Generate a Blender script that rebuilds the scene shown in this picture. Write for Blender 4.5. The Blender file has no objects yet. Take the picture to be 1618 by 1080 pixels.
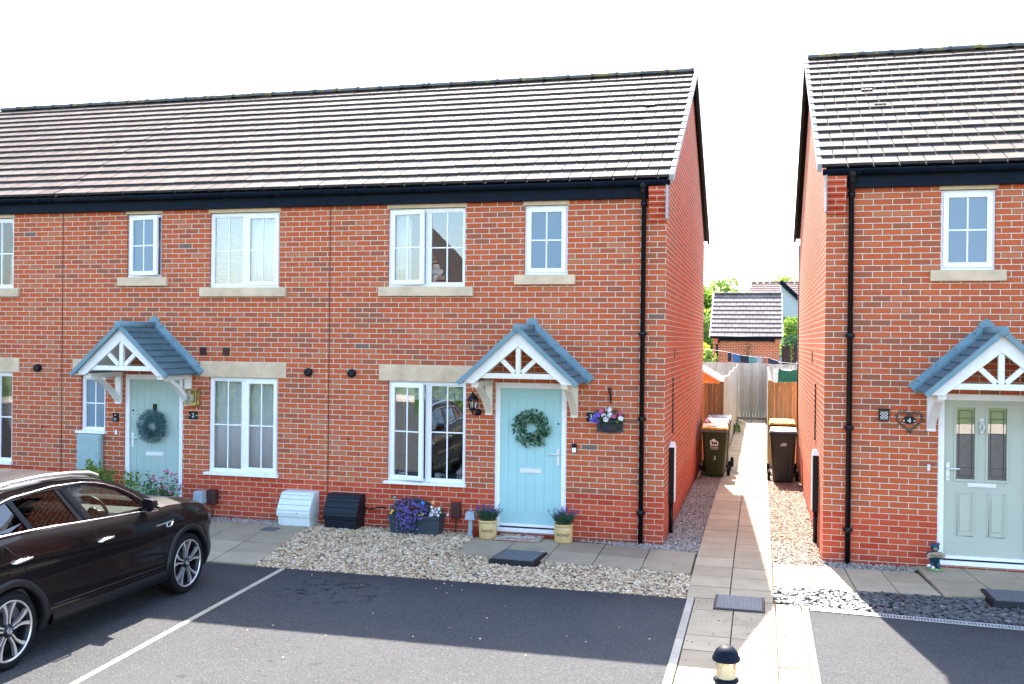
import bpy, bmesh, math, random
import numpy as np
from mathutils import Vector, Matrix
from mathutils.geometry import tessellate_polygon
R = math.radians
SC = bpy.context.scene
COL = SC.collection

# ------------------------------------------------------------------ camera
YAW, PITCH, ROLL, FPX = 0.25025, -0.002985, 0.010548, 1544.3
CAM = Vector((1.2621, -13.2794, 2.8132))
f = Vector((-math.sin(YAW) * math.cos(PITCH), math.cos(YAW) * math.cos(PITCH), math.sin(PITCH)))
r0 = Vector((math.cos(YAW), math.sin(YAW), 0))
u0 = r0.cross(f)
rr = r0 * math.cos(ROLL) + u0 * math.sin(ROLL)
uu = -r0 * math.sin(ROLL) + u0 * math.cos(ROLL)
cd = bpy.data.cameras.new('camera')
cam = bpy.data.objects.new('camera', cd)
COL.objects.link(cam)
m4 = Matrix((rr, uu, -f)).transposed().to_4x4()
m4.translation = CAM
cam.matrix_world = m4
cd.sensor_width = 36
cd.lens = FPX / 1618 * 36
cd.clip_end = 2000
SC.camera = cam

# ------------------------------------------------------------------ world, sun, exposure
SUN_D = Vector((0.176, -0.905, -1.0)).normalized()
ELEV = math.asin(-SUN_D.z)
AZ = math.atan2(-SUN_D.x, -SUN_D.y)            # from +Y towards +X
w = bpy.data.worlds.new('World')
SC.world = w
w.use_nodes = True
wn = w.node_tree
bg = wn.nodes['Background']
sky = wn.nodes.new('ShaderNodeTexSky')
sky.sky_type = 'NISHITA'
sky.sun_disc = False
sky.sun_elevation = ELEV
sky.sun_rotation = AZ
sky.air_density = 1.0
sky.dust_density = 1.6
sky.ozone_density = 1.5
wn.links.new(sky.outputs[0], bg.inputs[0])
bg.inputs[1].default_value = 0.13
sl = bpy.data.lights.new('sun', 'SUN')
sl.energy = 3.9
sl.angle = R(0.5)
sl.color = (1.0, 0.93, 0.83)
so = bpy.data.objects.new('sun', sl)
COL.objects.link(so)
so.rotation_euler = SUN_D.to_track_quat('-Z', 'Y').to_euler()
so.location = (-4, 20, 25)
vs = SC.view_settings
vs.view_transform = 'Standard'
vs.look = 'None'
vs.exposure = 2.82
vs.gamma = 1
try:
    SC.cycles.max_bounces = 8
    SC.cycles.transparent_max_bounces = 16
except Exception:
    pass

# ------------------------------------------------------------------ mesh helpers
WOFF = {}


class MB:
    def __init__(self):
        self.v = []; self.f = []; self.m = []; self.s = []

    def add(self, vs, fs, mi=0, smooth=False, M=None):
        o = len(self.v)
        if M is not None:
            vs = [M @ Vector(p) for p in vs]
        self.v.extend([tuple(p) for p in vs])
        for q in fs:
            self.f.append([i + o for i in q]); self.m.append(mi); self.s.append(smooth)
        return self

    def box(self, x0, x1, y0, y1, z0, z1, mi=0, M=None):
        vs = [(x0, y0, z0), (x1, y0, z0), (x1, y1, z0), (x0, y1, z0), (x0, y0, z1), (x1, y0, z1), (x1, y1, z1), (x0, y1, z1)]
        return self.add(vs, [(0, 3, 2, 1), (4, 5, 6, 7), (0, 1, 5, 4), (1, 2, 6, 5), (2, 3, 7, 6), (3, 0, 4, 7)], mi, False, M)

    def hexa(self, b, t, mi=0):
        return self.add(list(b) + list(t), [(0, 3, 2, 1), (4, 5, 6, 7), (0, 1, 5, 4), (1, 2, 6, 5), (2, 3, 7, 6), (3, 0, 4, 7)], mi)

    def quad(self, a, b, c, d, mi=0):
        return self.add([a, b, c, d], [(0, 1, 2, 3)], mi)

    def bar(self, p, q, w, h, up=(0, 0, 1), mi=0):
        p = Vector(p); q = Vector(q); d = (q - p).normalized(); up = Vector(up)
        s = d.cross(up)
        if s.length < 1e-4: s = d.cross(Vector((1, 0, 0)))
        s.normalize(); n = s.cross(d)
        b = [p - s * w / 2 - n * h / 2, p + s * w / 2 - n * h / 2, p + s * w / 2 + n * h / 2, p - s * w / 2 + n * h / 2]
        return self.hexa([x for x in b], [x + (q - p) for x in b], mi)

    def tube(self, pts, r, n=8, mi=0, cap=True, smooth=True):
        pts = [Vector(p) for p in pts]; rs = r if isinstance(r, (list, tuple)) else [r] * len(pts)
        vs = []; fs = []; ref = None
        for i, p in enumerate(pts):
            d = (pts[min(i + 1, len(pts) - 1)] - pts[max(i - 1, 0)]).normalized()
            if ref is None:
                ref = Vector((0, 0, 1)) if abs(d.z) < .9 else Vector((1, 0, 0))
            s = d.cross(ref).normalized(); t = s.cross(d).normalized(); ref = t
            for k in range(n):
                a = 2 * math.pi * k / n
                vs.append(p + (s * math.cos(a) + t * math.sin(a)) * rs[i])
        for i in range(len(pts) - 1):
            for k in range(n):
                k2 = (k + 1) % n
                fs.append((i * n + k, i * n + k2, (i + 1) * n + k2, (i + 1) * n + k))
        self.add(vs, fs, mi, smooth)
        if cap:
            self.add(vs[:n], [tuple(range(n))], mi); self.add(vs[-n:], [tuple(reversed(range(n)))], mi)
        return self

    def lathe(self, prof, n=24, c=(0, 0, 0), axis='z', mi=0, smooth=True, M=None):
        vs = []; fs = []
        for (r, h) in prof:
            for k in range(n):
                a = 2 * math.pi * k / n
                x, y = r * math.cos(a), r * math.sin(a)
                if axis == 'z': p = (c[0] + x, c[1] + y, c[2] + h)
                elif axis == 'x': p = (c[0] + h, c[1] + x, c[2] + y)
                else: p = (c[0] + x, c[1] + h, c[2] + y)
                vs.append(p)
        for i in range(len(prof) - 1):
            for k in range(n):
                k2 = (k + 1) % n
                fs.append((i * n + k, i * n + k2, (i + 1) * n + k2, (i + 1) * n + k))
        return self.add(vs, fs, mi, smooth, M)

    def sphere(self, c, r, n=12, m=8, mi=0, M=None):
        r = r if isinstance(r, (list, tuple)) else (r, r, r)
        vs = []; fs = []
        for i in range(m + 1):
            t = math.pi * i / m
            for k in range(n):
                a = 2 * math.pi * k / n
                vs.append((c[0] + r[0] * math.sin(t) * math.cos(a), c[1] + r[1] * math.sin(t) * math.sin(a), c[2] - r[2] * math.cos(t)))
        for i in range(m):
            for k in range(n):
                k2 = (k + 1) % n
                fs.append((i * n + k, i * n + k2, (i + 1) * n + k2, (i + 1) * n + k))
        return self.add(vs, fs, mi, True, M)

    def prism(self, poly, axis, a, b, mi=0):
        """poly: 2-D outline; axis 'y': (x,z) swept y a..b ; 'x': (y,z) ; 'z': (x,y)"""
        n = len(poly)
        def P(q, t):
            return {'y': (q[0], t, q[1]), 'x': (t, q[0], q[1]), 'z': (q[0], q[1], t)}[axis]
        vs = [P(q, a) for q in poly] + [P(q, b) for q in poly]
        fs = [(i, (i + 1) % n, n + (i + 1) % n, n + i) for i in range(n)]
        tri = tessellate_polygon([[Vector((q[0], q[1], 0)) for q in poly]])
        fs += [tuple(t) for t in tri] + [tuple(n + i for i in reversed(t)) for t in tri]
        return self.add(vs, fs, mi)

    def leaf(self, p, d, L, W, mi=0, up=None):
        p = Vector(p); d = Vector(d).normalized()
        s = d.cross(up if up is not None else Vector((random.uniform(-1, 1), random.uniform(-1, 1), random.uniform(-1, 1))))
        if s.length < 1e-3: s = d.orthogonal()
        s.normalize(); n = s.cross(d)
        return self.add([p, p + d * L * .5 + s * W * .5 + n * L * .06, p + d * L, p + d * L * .5 - s * W * .5 + n * L * .06], [(0, 1, 2, 3)], mi)

    def build(self, name, mats, parent=None, bevel=0, recalc=True, seg=1, remesh=0):
        me = bpy.data.meshes.new(name)
        off = WOFF.get(parent.name, Vector((0, 0, 0))) if parent else Vector((0, 0, 0))
        vs = self.v if off.length == 0 else [(a - off.x, b - off.y, c - off.z) for a, b, c in self.v]
        me.from_pydata(vs, [], self.f)
        mats = mats if isinstance(mats, (list, tuple)) else [mats]
        for m in mats: me.materials.append(m)
        me.polygons.foreach_set('material_index', self.m)
        me.polygons.foreach_set('use_smooth', self.s)
        if recalc:
            bm = bmesh.new(); bm.from_mesh(me)
            bmesh.ops.remove_doubles(bm, verts=bm.verts, dist=1e-5)
            bmesh.ops.recalc_face_normals(bm, faces=bm.faces)
            bm.to_mesh(me); bm.free()
        me.update()
        o = bpy.data.objects.new(name, me)
        COL.objects.link(o)
        if parent:
            o.parent = parent; WOFF[o.name] = off
        if remesh:
            md = o.modifiers.new('r', 'REMESH'); md.mode = 'VOXEL'; md.voxel_size = remesh; md.use_smooth_shade = True
            sm = o.modifiers.new('s', 'SMOOTH'); sm.factor = .5; sm.iterations = 4
        if bevel:
            md = o.modifiers.new('b', 'BEVEL'); md.width = bevel; md.segments = seg; md.limit_method = 'ANGLE'; md.angle_limit = R(35)
        return o


def tag(o, label=None, cat=None, group=None, kind=None):
    if label: o['label'] = label
    if cat: o['category'] = cat
    if group: o['group'] = group
    if kind: o['kind'] = kind
    return o


def thing(name, label, cat, loc=(0, 0, 0), group=None, local=False):
    o = bpy.data.objects.new(name, None)
    COL.objects.link(o)
    o.empty_display_size = .2
    o.location = loc
    WOFF[o.name] = Vector((0, 0, 0)) if local else Vector(loc)
    return tag(o, label, cat, group)


def copy_tree(o, parent=None):
    c = o.copy(); COL.objects.link(c)
    if parent: c.parent = parent
    for ch in o.children: copy_tree(ch, c)
    return c


def recentre(o):
    """single-mesh thing: move its origin to the base of its own box"""
    me = o.data
    n = len(me.vertices); a = np.empty(n * 3, 'f'); me.vertices.foreach_get('co', a); a = a.reshape(-1, 3)
    lo, hi = a.min(0), a.max(0)
    c = np.array([(lo[0] + hi[0]) / 2, (lo[1] + hi[1]) / 2, lo[2]])
    me.vertices.foreach_set('co', (a - c).ravel()); me.update()
    o.location = Vector(o.location) + Vector(c.tolist())
    return o


def text_mesh(name, s, size, M, mat, parent=None, extrude=.001, shear=0, align='CENTER'):
    cu = bpy.data.curves.new(name, 'FONT'); cu.body = s; cu.size = size; cu.extrude = extrude; cu.shear = shear
    cu.align_x = align; cu.align_y = 'CENTER'; cu.resolution_u = 3
    t = bpy.data.objects.new(name + '_tmp', cu); COL.objects.link(t)
    dg = bpy.context.evaluated_depsgraph_get(); dg.update()
    me = bpy.data.meshes.new_from_object(t.evaluated_get(dg))
    bpy.data.objects.remove(t); bpy.data.curves.remove(cu)
    me.transform(M)
    if parent: me.transform(Matrix.Translation(-WOFF.get(parent.name, Vector((0, 0, 0)))))
    me.materials.clear(); me.materials.append(mat)
    o = bpy.data.objects.new(name, me); COL.objects.link(o)
    if parent: o.parent = parent; WOFF[o.name] = WOFF.get(parent.name, Vector((0, 0, 0)))
    return o


FACE_FRONT = Matrix.Rotation(R(90), 4, 'X')      # text facing -Y

# ------------------------------------------------------------------ materials
def nt_new(name):
    m = bpy.data.materials.new(name); m.use_nodes = True
    return m, m.node_tree, m.node_tree.nodes['Principled BSDF']


class NG:
    def __init__(self, nt): self.nt = nt
    def n(self, t, **k):
        x = self.nt.nodes.new(t)
        for a, b in k.items(): setattr(x, a, b)
        return x
    def set(self, sock, v):
        if isinstance(v, bpy.types.NodeSocket): self.nt.links.new(v, sock)
        else: sock.default_value = v
    def m(self, op, a, b=0.0, c=0.0, clamp=False):
        x = self.n('ShaderNodeMath', operation=op); x.use_clamp = clamp
        self.set(x.inputs[0], a); self.set(x.inputs[1], b)
        if op in ('COMPARE', 'MULTIPLY_ADD'): self.set(x.inputs[2], c)
        return x.outputs[0]
    def mix(self, fac, a, b, mode='MIX'):
        x = self.n('ShaderNodeMix', data_type='RGBA', blend_type=mode)
        self.set(x.inputs[0], fac); self.set(x.inputs[6], a); self.set(x.inputs[7], b)
        return x.outputs[2]
    def step(self, v, lo, hi):
        x = self.n('ShaderNodeMapRange', interpolation_type='SMOOTHSTEP')
        self.set(x.inputs[0], v); x.inputs[1].default_value = lo; x.inputs[2].default_value = hi
        return x.outputs[0]
    def ramp(self, v, stops, interp='LINEAR'):
        x = self.n('ShaderNodeValToRGB'); x.color_ramp.interpolation = interp
        e = x.color_ramp.elements
        while len(e) < len(stops): e.new(.5)
        for i, (p, c) in enumerate(stops): e[i].position = p; e[i].color = (*c, 1)
        self.set(x.inputs[0], v); return x.outputs[0]
    def noise(self, scale, detail=2.0, vec=None, rough=.5, out=0):
        x = self.n('ShaderNodeTexNoise'); x.inputs['Scale'].default_value = scale
        x.inputs['Detail'].default_value = detail; x.inputs['Roughness'].default_value = rough
        if vec is not None: self.set(x.inputs['Vector'], vec)
        return x.outputs[out]
    def bump(self, h, strength, dist):
        x = self.n('ShaderNodeBump'); x.inputs['Strength'].default_value = strength; x.inputs['Distance'].default_value = dist
        self.set(x.inputs['Height'], h); return x.outputs[0]
    def island(self):
        return self.n('ShaderNodeNewGeometry').outputs['Random Per Island']
    def pos(self):
        return self.n('ShaderNodeNewGeometry').outputs['Position']
    def obj(self):
        return self.n('ShaderNodeTexCoord').outputs['Object']


def c4(c): return (c[0], c[1], c[2], 1)


def plain(name, col, rough=.5, metal=0.0, var=.12, scale=12, bump=0.0, bscale=60, coat=0.0, island=0.0, spec=.3):
    m, nt, p = nt_new(name); g = NG(nt)
    v = g.noise(scale, 3, g.obj())
    lo = tuple(max(0, x * (1 - var)) for x in col); hi = tuple(min(1, x * (1 + var)) for x in col)
    c = g.ramp(v, [(.3, lo), (.7, hi)])
    if island:
        k = g.m('MULTIPLY_ADD', g.island(), 2 * island, 1 - island)
        c = g.mix(1.0, c, c4((1, 1, 1)), 'MULTIPLY')
        x = g.n('ShaderNodeVectorMath', operation='SCALE'); g.set(x.inputs[0], c); g.set(x.inputs['Scale'], k); c = x.outputs[0]
    g.set(p.inputs['Base Color'], c)
    p.inputs['Metallic'].default_value = metal
    p.inputs['Specular IOR Level'].default_value = spec
    g.set(p.inputs['Roughness'], g.m('MULTIPLY_ADD', v, .16, rough - .08))
    if coat: p.inputs['Coat Weight'].default_value = coat; p.inputs['Coat Roughness'].default_value = .03
    if bump: g.set(p.inputs['Normal'], g.bump(g.noise(bscale, 3, g.obj()), .5, bump))
    return m


def brick_mat(name, tone=1.0, red=False):
    m, nt, p = nt_new(name); g = NG(nt)
    geo = g.n('ShaderNodeNewGeometry')
    sp = g.n('ShaderNodeSeparateXYZ'); g.set(sp.inputs[0], geo.outputs['Position'])
    sn = g.n('ShaderNodeSeparateXYZ'); g.set(sn.inputs[0], geo.outputs['True Normal'])
    side = g.m('GREATER_THAN', g.m('ABSOLUTE', sn.outputs[0]), .5)
    u = g.m('ADD', g.m('MULTIPLY', sp.outputs[0], g.m('SUBTRACT', 1.0, side)), g.m('MULTIPLY', sp.outputs[1], side))
    v = g.m('DIVIDE', g.m('SUBTRACT', sp.outputs[2], .70), .075)
    row = g.m('FLOOR', v); fv = g.m('SUBTRACT', v, row)
    par = g.m('FLOORED_MODULO', row, 2.0)
    ub = g.m('MULTIPLY_ADD', par, .5, g.m('DIVIDE', u, .225))
    jit = g.n('ShaderNodeTexWhiteNoise', noise_dimensions='1D'); g.set(jit.inputs['W'], row)
    ub = g.m('MULTIPLY_ADD', jit.outputs[0], .05, ub)
    colm = g.m('FLOOR', ub); fu = g.m('SUBTRACT', ub, colm)
    du = g.m('MULTIPLY', g.m('MINIMUM', fu, g.m('SUBTRACT', 1.0, fu)), .225)
    dv = g.m('MULTIPLY', g.m('MINIMUM', fv, g.m('SUBTRACT', 1.0, fv)), .075)
    wob = g.m('MULTIPLY', g.m('SUBTRACT', g.noise(28, 2, geo.outputs['Position']), .5), .004)
    d = g.m('ADD', g.m('MINIMUM', du, dv), wob)
    mask = g.step(d, .0037, .0056)
    cv = g.n('ShaderNodeCombineXYZ'); g.set(cv.inputs[0], colm); g.set(cv.inputs[1], row); g.set(cv.inputs[2], side)
    wn_ = g.n('ShaderNodeTexWhiteNoise', noise_dimensions='3D'); g.set(wn_.inputs['Vector'], cv.outputs[0])
    rnd = wn_.outputs[0]
    big = g.noise(.55, 2, geo.outputs['Position'])
    rb = g.m('ADD', rnd, g.m('MULTIPLY', g.m('SUBTRACT', big, .5), .8), clamp=True)
    t = tone
    base = g.ramp(rb, [(0.0, (.31 * t, .10 * t, .052 * t)), (.2, (.41 * t, .098 * t, .043 * t)), (.5, (.50 * t, .102 * t, .037 * t)), (.8, (.52 * t, .115 * t, .044 * t)), (1.0, (.47 * t, .15 * t, .07 * t))])
    sr = g.n('ShaderNodeSeparateColor'); g.set(sr.inputs[0], wn_.outputs[1])
    grey = g.m('GREATER_THAN', sr.outputs[1], .997)
    base = g.mix(grey, base, (.19, .12, .095, 1))
    fine = g.noise(70, 4, geo.outputs['Position'], .65)
    edge = g.m('SUBTRACT', 1.0, g.step(g.m('ADD', d, g.m('MULTIPLY', g.m('SUBTRACT', fine, .5), .02)), .007, .021))
    brown = g.mix(g.m('MULTIPLY', edge, g.m('MULTIPLY_ADD', sr.outputs[0], .5, .14)), base, (.22 * t, .105 * t, .065 * t, 1))
    pl = g.m('LESS_THAN', sp.outputs[2], 50.0 if red else .70)
    plc = g.ramp(rnd, [(0, (.40, .055, .026)), (.5, (.46, .072, .032)), (1, (.52, .095, .04))])
    bc = g.mix(pl, brown, plc)
    # darker damp foot of the wall with an uneven edge, pale salts higher up
    damp = g.m('SUBTRACT', 1.0, g.step(g.m('ADD', sp.outputs[2], g.m('MULTIPLY', g.noise(2.2, 3, geo.outputs['Position']), .22)), .18, .34))
    bc = g.mix(g.m('MULTIPLY', damp, .4), bc, (.14, .045, .035, 1))
    bc = g.mix(g.m('MULTIPLY', g.step(fine, .62, .8), .06), bc, (.62, .44, .36, 1))
    mort = g.mix(g.noise(9, 3, geo.outputs['Position']), (.58, .47, .36, 1), (.78, .66, .52, 1))
    mort = g.mix(g.m('MULTIPLY', pl, .45), mort, (.42, .26, .20, 1))
    g.set(p.inputs['Base Color'], g.mix(mask, mort, bc))
    p.inputs['Roughness'].default_value = .9
    p.inputs['Specular IOR Level'].default_value = .08
    h = g.m('ADD', g.m('MULTIPLY', mask, .7), g.m('MULTIPLY', fine, .3))
    g.set(p.inputs['Normal'], g.bump(h, .7, .006))
    return m


def tile_mat(name, cols, speck=.25, moss=0.0, rough=.8):
    m, nt, p = nt_new(name); g = NG(nt)
    c = g.ramp(g.island(), [(i / (len(cols) - 1), c) for i, c in enumerate(cols)])
    n1 = g.noise(45, 5, g.pos(), .7); n2 = g.noise(1.3, 3, g.pos())
    k = g.m('MULTIPLY_ADD', n1, speck * 2, 1 - speck)
    k = g.m('MULTIPLY', k, g.m('MULTIPLY_ADD', n2, .5, .75))
    x = g.n('ShaderNodeVectorMath', operation='SCALE'); g.set(x.inputs[0], c); g.set(x.inputs['Scale'], k); c = x.outputs[0]
    if moss:
        f_ = g.m('MULTIPLY', g.step(g.noise(5, 4, g.pos(), .7), .52, .62), moss)
        c = g.mix(f_, c, (.24, .19, .04, 1))
    g.set(p.inputs['Base Color'], c); p.inputs['Roughness'].default_value = rough; p.inputs['Specular IOR Level'].default_value = .08
    g.set(p.inputs['Normal'], g.bump(n1, .5, .004))
    return m


def island_mat(name, cols, rough=.7, sheet=None, spec=.3, interp='LINEAR'):
    """each loose piece (pebble, chip, leaf) takes its own colour"""
    m, nt, p = nt_new(name); g = NG(nt)
    c = g.ramp(g.island(), [(i / (len(cols) - 1) if interp == 'LINEAR' else i / len(cols), c) for i, c in enumerate(cols)], interp)
    c = g.mix(g.noise(90, 2, g.pos()), c, (.5, .5, .5, 1), 'OVERLAY') if False else c
    g.set(p.inputs['Base Color'], c); p.inputs['Roughness'].default_value = rough
    p.inputs['Specular IOR Level'].default_value = spec
    return m


def leaf_mat(name, cols, trans=.35):
    m, nt, p = nt_new(name); g = NG(nt)
    c = g.ramp(g.island(), [(i / (len(cols) - 1), c) for i, c in enumerate(cols)])
    g.set(p.inputs['Base Color'], c); p.inputs['Roughness'].default_value = .55
    tr = g.n('ShaderNodeBsdfTranslucent'); g.set(tr.inputs[0], c)
    mx = g.n('ShaderNodeMixShader'); mx.inputs[0].default_value = trans
    nt.links.new(p.outputs[0], mx.inputs[1]); nt.links.new(tr.outputs[0], mx.inputs[2])
    nt.links.new(mx.outputs[0], nt.nodes['Material Output'].inputs[0])
    return m


def glass_mat(name, tint=(1, 1, 1), k=1.6, base=.05, rough=0.0, ripple=0.0, body=None, opq=0.0):
    m, nt, p = nt_new(name); g = NG(nt)
    fr = g.n('ShaderNodeFresnel'); fr.inputs[0].default_value = 1.5
    fac = g.m('ADD', g.m('MULTIPLY', fr.outputs[0], k), base, clamp=True)
    tr = g.n('ShaderNodeBsdfTransparent'); tr.inputs[0].default_value = (*tint, 1)
    gl = g.n('ShaderNodeBsdfGlossy'); gl.inputs['Roughness'].default_value = rough
    if ripple:
        b = g.bump(g.noise(60, 2, g.pos()), .6, ripple); g.set(gl.inputs['Normal'], b)
    else:
        b = g.bump(g.noise(1.1, 1, g.pos()), .12, .02); g.set(gl.inputs['Normal'], b)
    under = tr.outputs[0]
    if body:
        df = g.n('ShaderNodeBsdfDiffuse'); g.set(df.inputs[0], c4(body))
        m2 = g.n('ShaderNodeMixShader'); m2.inputs[0].default_value = opq
        nt.links.new(tr.outputs[0], m2.inputs[1]); nt.links.new(df.outputs[0], m2.inputs[2]); under = m2.outputs[0]
    mx = g.n('ShaderNodeMixShader'); g.set(mx.inputs[0], fac)
    nt.links.new(under, mx.inputs[1]); nt.links.new(gl.outputs[0], mx.inputs[2])
    nt.links.new(mx.outputs[0], nt.nodes['Material Output'].inputs[0])
    return m


def tarmac_mat(name, dark=1.0):
    m, nt, p = nt_new(name); g = NG(nt); P = g.pos()
    vo = g.n('ShaderNodeTexVoronoi'); vo.inputs['Scale'].default_value = 105; g.set(vo.inputs['Vector'], P)
    sc = g.n('ShaderNodeSeparateColor'); g.set(sc.inputs[0], vo.outputs['Color'])
    c = g.ramp(sc.outputs[0], [(0, (.052 * dark, .056 * dark, .062 * dark)), (.55, (.080 * dark, .082 * dark, .086 * dark)), (.92, (.115 * dark, .115 * dark, .117 * dark)), (1, (.125, .115, .105))])
    big = g.noise(.9, 4, P, .6)
    c = g.mix(g.m('MULTIPLY', g.step(big, .35, .7), .35), c, (.12 * dark, .115 * dark, .11 * dark, 1))
    # oil spots and a darker strip of wet dirt along the far edge
    sp = g.n('ShaderNodeSeparateXYZ'); g.set(sp.inputs[0], P)
    spots = g.step(g.noise(5.5, 2, P), .66, .72)
    zone = g.step(g.noise(.45, 1, P), .48, .6)
    c = g.mix(g.m('MULTIPLY', g.m('MULTIPLY', spots, zone), .6), c, (.02, .02, .021, 1))
    ds = g.n('ShaderNodeVectorMath', operation='DISTANCE'); g.set(ds.inputs[0], P); ds.inputs[1].default_value = (-3.3, -3.15, 0)
    drip = g.m('MULTIPLY', g.step(g.noise(7, 3, P, .6), .54, .60), g.m('SUBTRACT', 1.0, g.step(ds.outputs['Value'], .35, .95)))
    c = g.mix(g.m('MULTIPLY', drip, .75), c, (.012, .012, .013, 1))
    edge = g.step(g.m('ADD', sp.outputs[1], g.m('MULTIPLY', g.noise(1.6, 3, P), .9)), -2.75, -2.0)
    c = g.mix(g.m('MULTIPLY', edge, .5), c, (.03, .03, .032, 1))
    g.set(p.inputs['Base Color'], c); p.inputs['Roughness'].default_value = .85; p.inputs['Specular IOR Level'].default_value = .12
    g.set(p.inputs['Normal'], g.bump(vo.outputs['Distance'], .8, .008))
    return m


def slab_mat(name, a, b):
    m, nt, p = nt_new(name); g = NG(nt); P = g.pos()
    c = g.mix(g.island(), c4(a), c4(b))
    n1 = g.noise(120, 3, P); n2 = g.noise(3.0, 4, P, .6)
    k = g.m('MULTIPLY', g.m('MULTIPLY_ADD', n1, .4, .8), g.m('MULTIPLY_ADD', n2, .6, .70))
    x = g.n('ShaderNodeVectorMath', operation='SCALE'); g.set(x.inputs[0], c); g.set(x.inputs['Scale'], k); c = x.outputs[0]
    st = g.m('MULTIPLY', g.step(g.noise(14, 4, P, .7), .66, .75), .3)
    c = g.mix(st, c, (.10, .09, .075, 1))
    g.set(p.inputs['Base Color'], c); p.inputs['Roughness'].default_value = .85
    g.set(p.inputs['Normal'], g.bump(n1, .4, .003))
    return m


def wood_mat(name, a, b, axis='x', board=.12):
    m, nt, p = nt_new(name); g = NG(nt)
    tc = g.obj(); mp = g.n('ShaderNodeMapping'); g.set(mp.inputs[0], tc)
    mp.inputs['Scale'].default_value = (14, 14, .8)
    n1 = g.noise(3, 4, mp.outputs[0], .6); n2 = g.noise(1.5, 2, tc)
    c = g.mix(g.step(n1, .3, .7), c4(a), c4(b))
    k = g.m('MULTIPLY', g.m('MULTIPLY_ADD', g.island(), .35, .8), g.m('MULTIPLY_ADD', n2, .4, .8))
    x = g.n('ShaderNodeVectorMath', operation='SCALE'); g.set(x.inputs[0], c); g.set(x.inputs['Scale'], k)
    g.set(p.inputs['Base Color'], x.outputs[0]); p.inputs['Roughness'].default_value = .8
    g.set(p.inputs['Normal'], g.bump(n1, .3, .004))
    return m


M = {}
M['brick'] = brick_mat('brick')
M['redbrickwork'] = brick_mat('red_brick', 1.0, True)
M['roof'] = tile_mat('roof_tile', [(.090, .066, .059), (.116, .090, .080), (.136, .105, .095), (.098, .075, .067), (.127, .095, .083)], .36, .15)
M['tile_edge_shade'] = plain('tile_edge_shade', (.05, .046, .047), .9, var=.4, scale=30)  # shadow line under each roof course, painted as a darker nose colour
M['roof_pale'] = tile_mat('roof_tile_pale', [(.15, .125, .115), (.19, .16, .148), (.17, .14, .13)], .25, .05)
M['ridge'] = tile_mat('ridge_tile', [(.07, .075, .08), (.11, .11, .11)], .3, .75)
M['verge'] = plain('verge_grey', (.33, .34, .36), .6)
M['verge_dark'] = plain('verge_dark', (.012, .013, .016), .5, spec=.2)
M['navy'] = plain('fascia_navy', (.003, .0075, .016), .55, var=.3, scale=6, spec=.1)
M['black'] = plain('black_plastic', (.004, .0045, .006), .4, spec=.25)
M['blackmatte'] = plain('black_matte', (.006, .006, .0065), .7, spec=.15)
M['stone'] = plain('cast_stone', (.60, .445, .29), .85, var=.16, scale=5, bump=.003, bscale=90)
M['white'] = plain('white_upvc', (.84, .84, .845), .28, var=.02)
M['whitewood'] = plain('white_paint', (.78, .76, .72), .45, var=.05)
M['cream'] = plain('cream_paint', (.74, .68, .55), .5, var=.06)
M['glass'] = glass_mat('window_glass', (.93, .95, .95), 1.4, .055)
M['lowglass'] = glass_mat('window_glass_low', (.9, .92, .92), 1.6, .12)
M['obscure'] = glass_mat('obscure_glass', (.5, .62, .7), 1.0, .03, .15, .006, (.17, .28, .37), .7)
M['carglass'] = glass_mat('car_glass', (.70, .78, .72), 1.4, .03)
M['privacy'] = glass_mat('privacy_glass', (.05, .045, .045), 1.4, .04)
M['screen'] = glass_mat('windscreen_glass', (.80, .86, .80), 1.2, .02)
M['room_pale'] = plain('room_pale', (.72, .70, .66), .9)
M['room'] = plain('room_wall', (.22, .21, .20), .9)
M['net'] = leaf_mat('net_curtain', [(.86, .87, .88), (.90, .90, .90)], .15)
M['blind'] = plain('blind_fabric', (.78, .79, .80), .8, var=.05)
M['lead'] = plain('lead_line', (.03, .03, .035), .5)
M['tarmac'] = tarmac_mat('tarmac', .63)
M['slab'] = slab_mat('buff_slab', (.33, .25, .155), (.41, .32, .205))
M['slabgrey'] = slab_mat('grey_slab', (.27, .21, .135), (.345, .28, .185))
M['kerb'] = slab_mat('kerb_concrete', (.34, .29, .22), (.40, .345, .265))
M['soil'] = plain('soil', (.10, .085, .065), .95, var=.4, scale=9)
M['gravelbed'] = plain('gravel_bed', (.20, .155, .11), .95, var=.5, scale=60)
M['cream_stone'] = island_mat('cream_pebble', [(.33, .20, .10), (.54, .39, .23), (.66, .53, .36), (.42, .25, .12), (.74, .64, .48), (.15, .115, .085), (.52, .34, .18), (.25, .17, .11)], .75)
M['grey_stone'] = island_mat('grey_pebble', [(.19, .165, .14), (.31, .27, .23), (.40, .34, .28), (.13, .115, .105), (.50, .45, .38), (.28, .205, .165)], .75)
M['buff_stone'] = island_mat('buff_pebble', [(.22, .15, .10), (.31, .225, .16), (.37, .28, .21), (.26, .17, .12), (.42, .34, .27), (.17, .13, .105)], .75)
M['slate'] = island_mat('slate_chip', [(.032, .036, .038), (.062, .067, .068), (.09, .094, .094), (.024, .027, .03), (.17, .17, .165)], .5, spec=.5)
M['iron'] = plain('manhole_iron', (.12, .125, .13), .6, .2, var=.25, scale=20, bump=.004, bscale=120)
M['frame_black'] = plain('cover_frame', (.008, .0085, .01), .6)
M['galv'] = plain('galvanised_steel', (.50, .51, .52), .45, .6, var=.15)
M['duckegg'] = plain('duck_egg_paint', (.35, .58, .57), .4, var=.03, scale=3)
M['sage'] = plain('sage_green_paint', (.36, .47, .42), .4, var=.03, scale=3)
M['putty'] = plain('grey_green_paint', (.44, .46, .37), .4, var=.03, scale=3)
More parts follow.
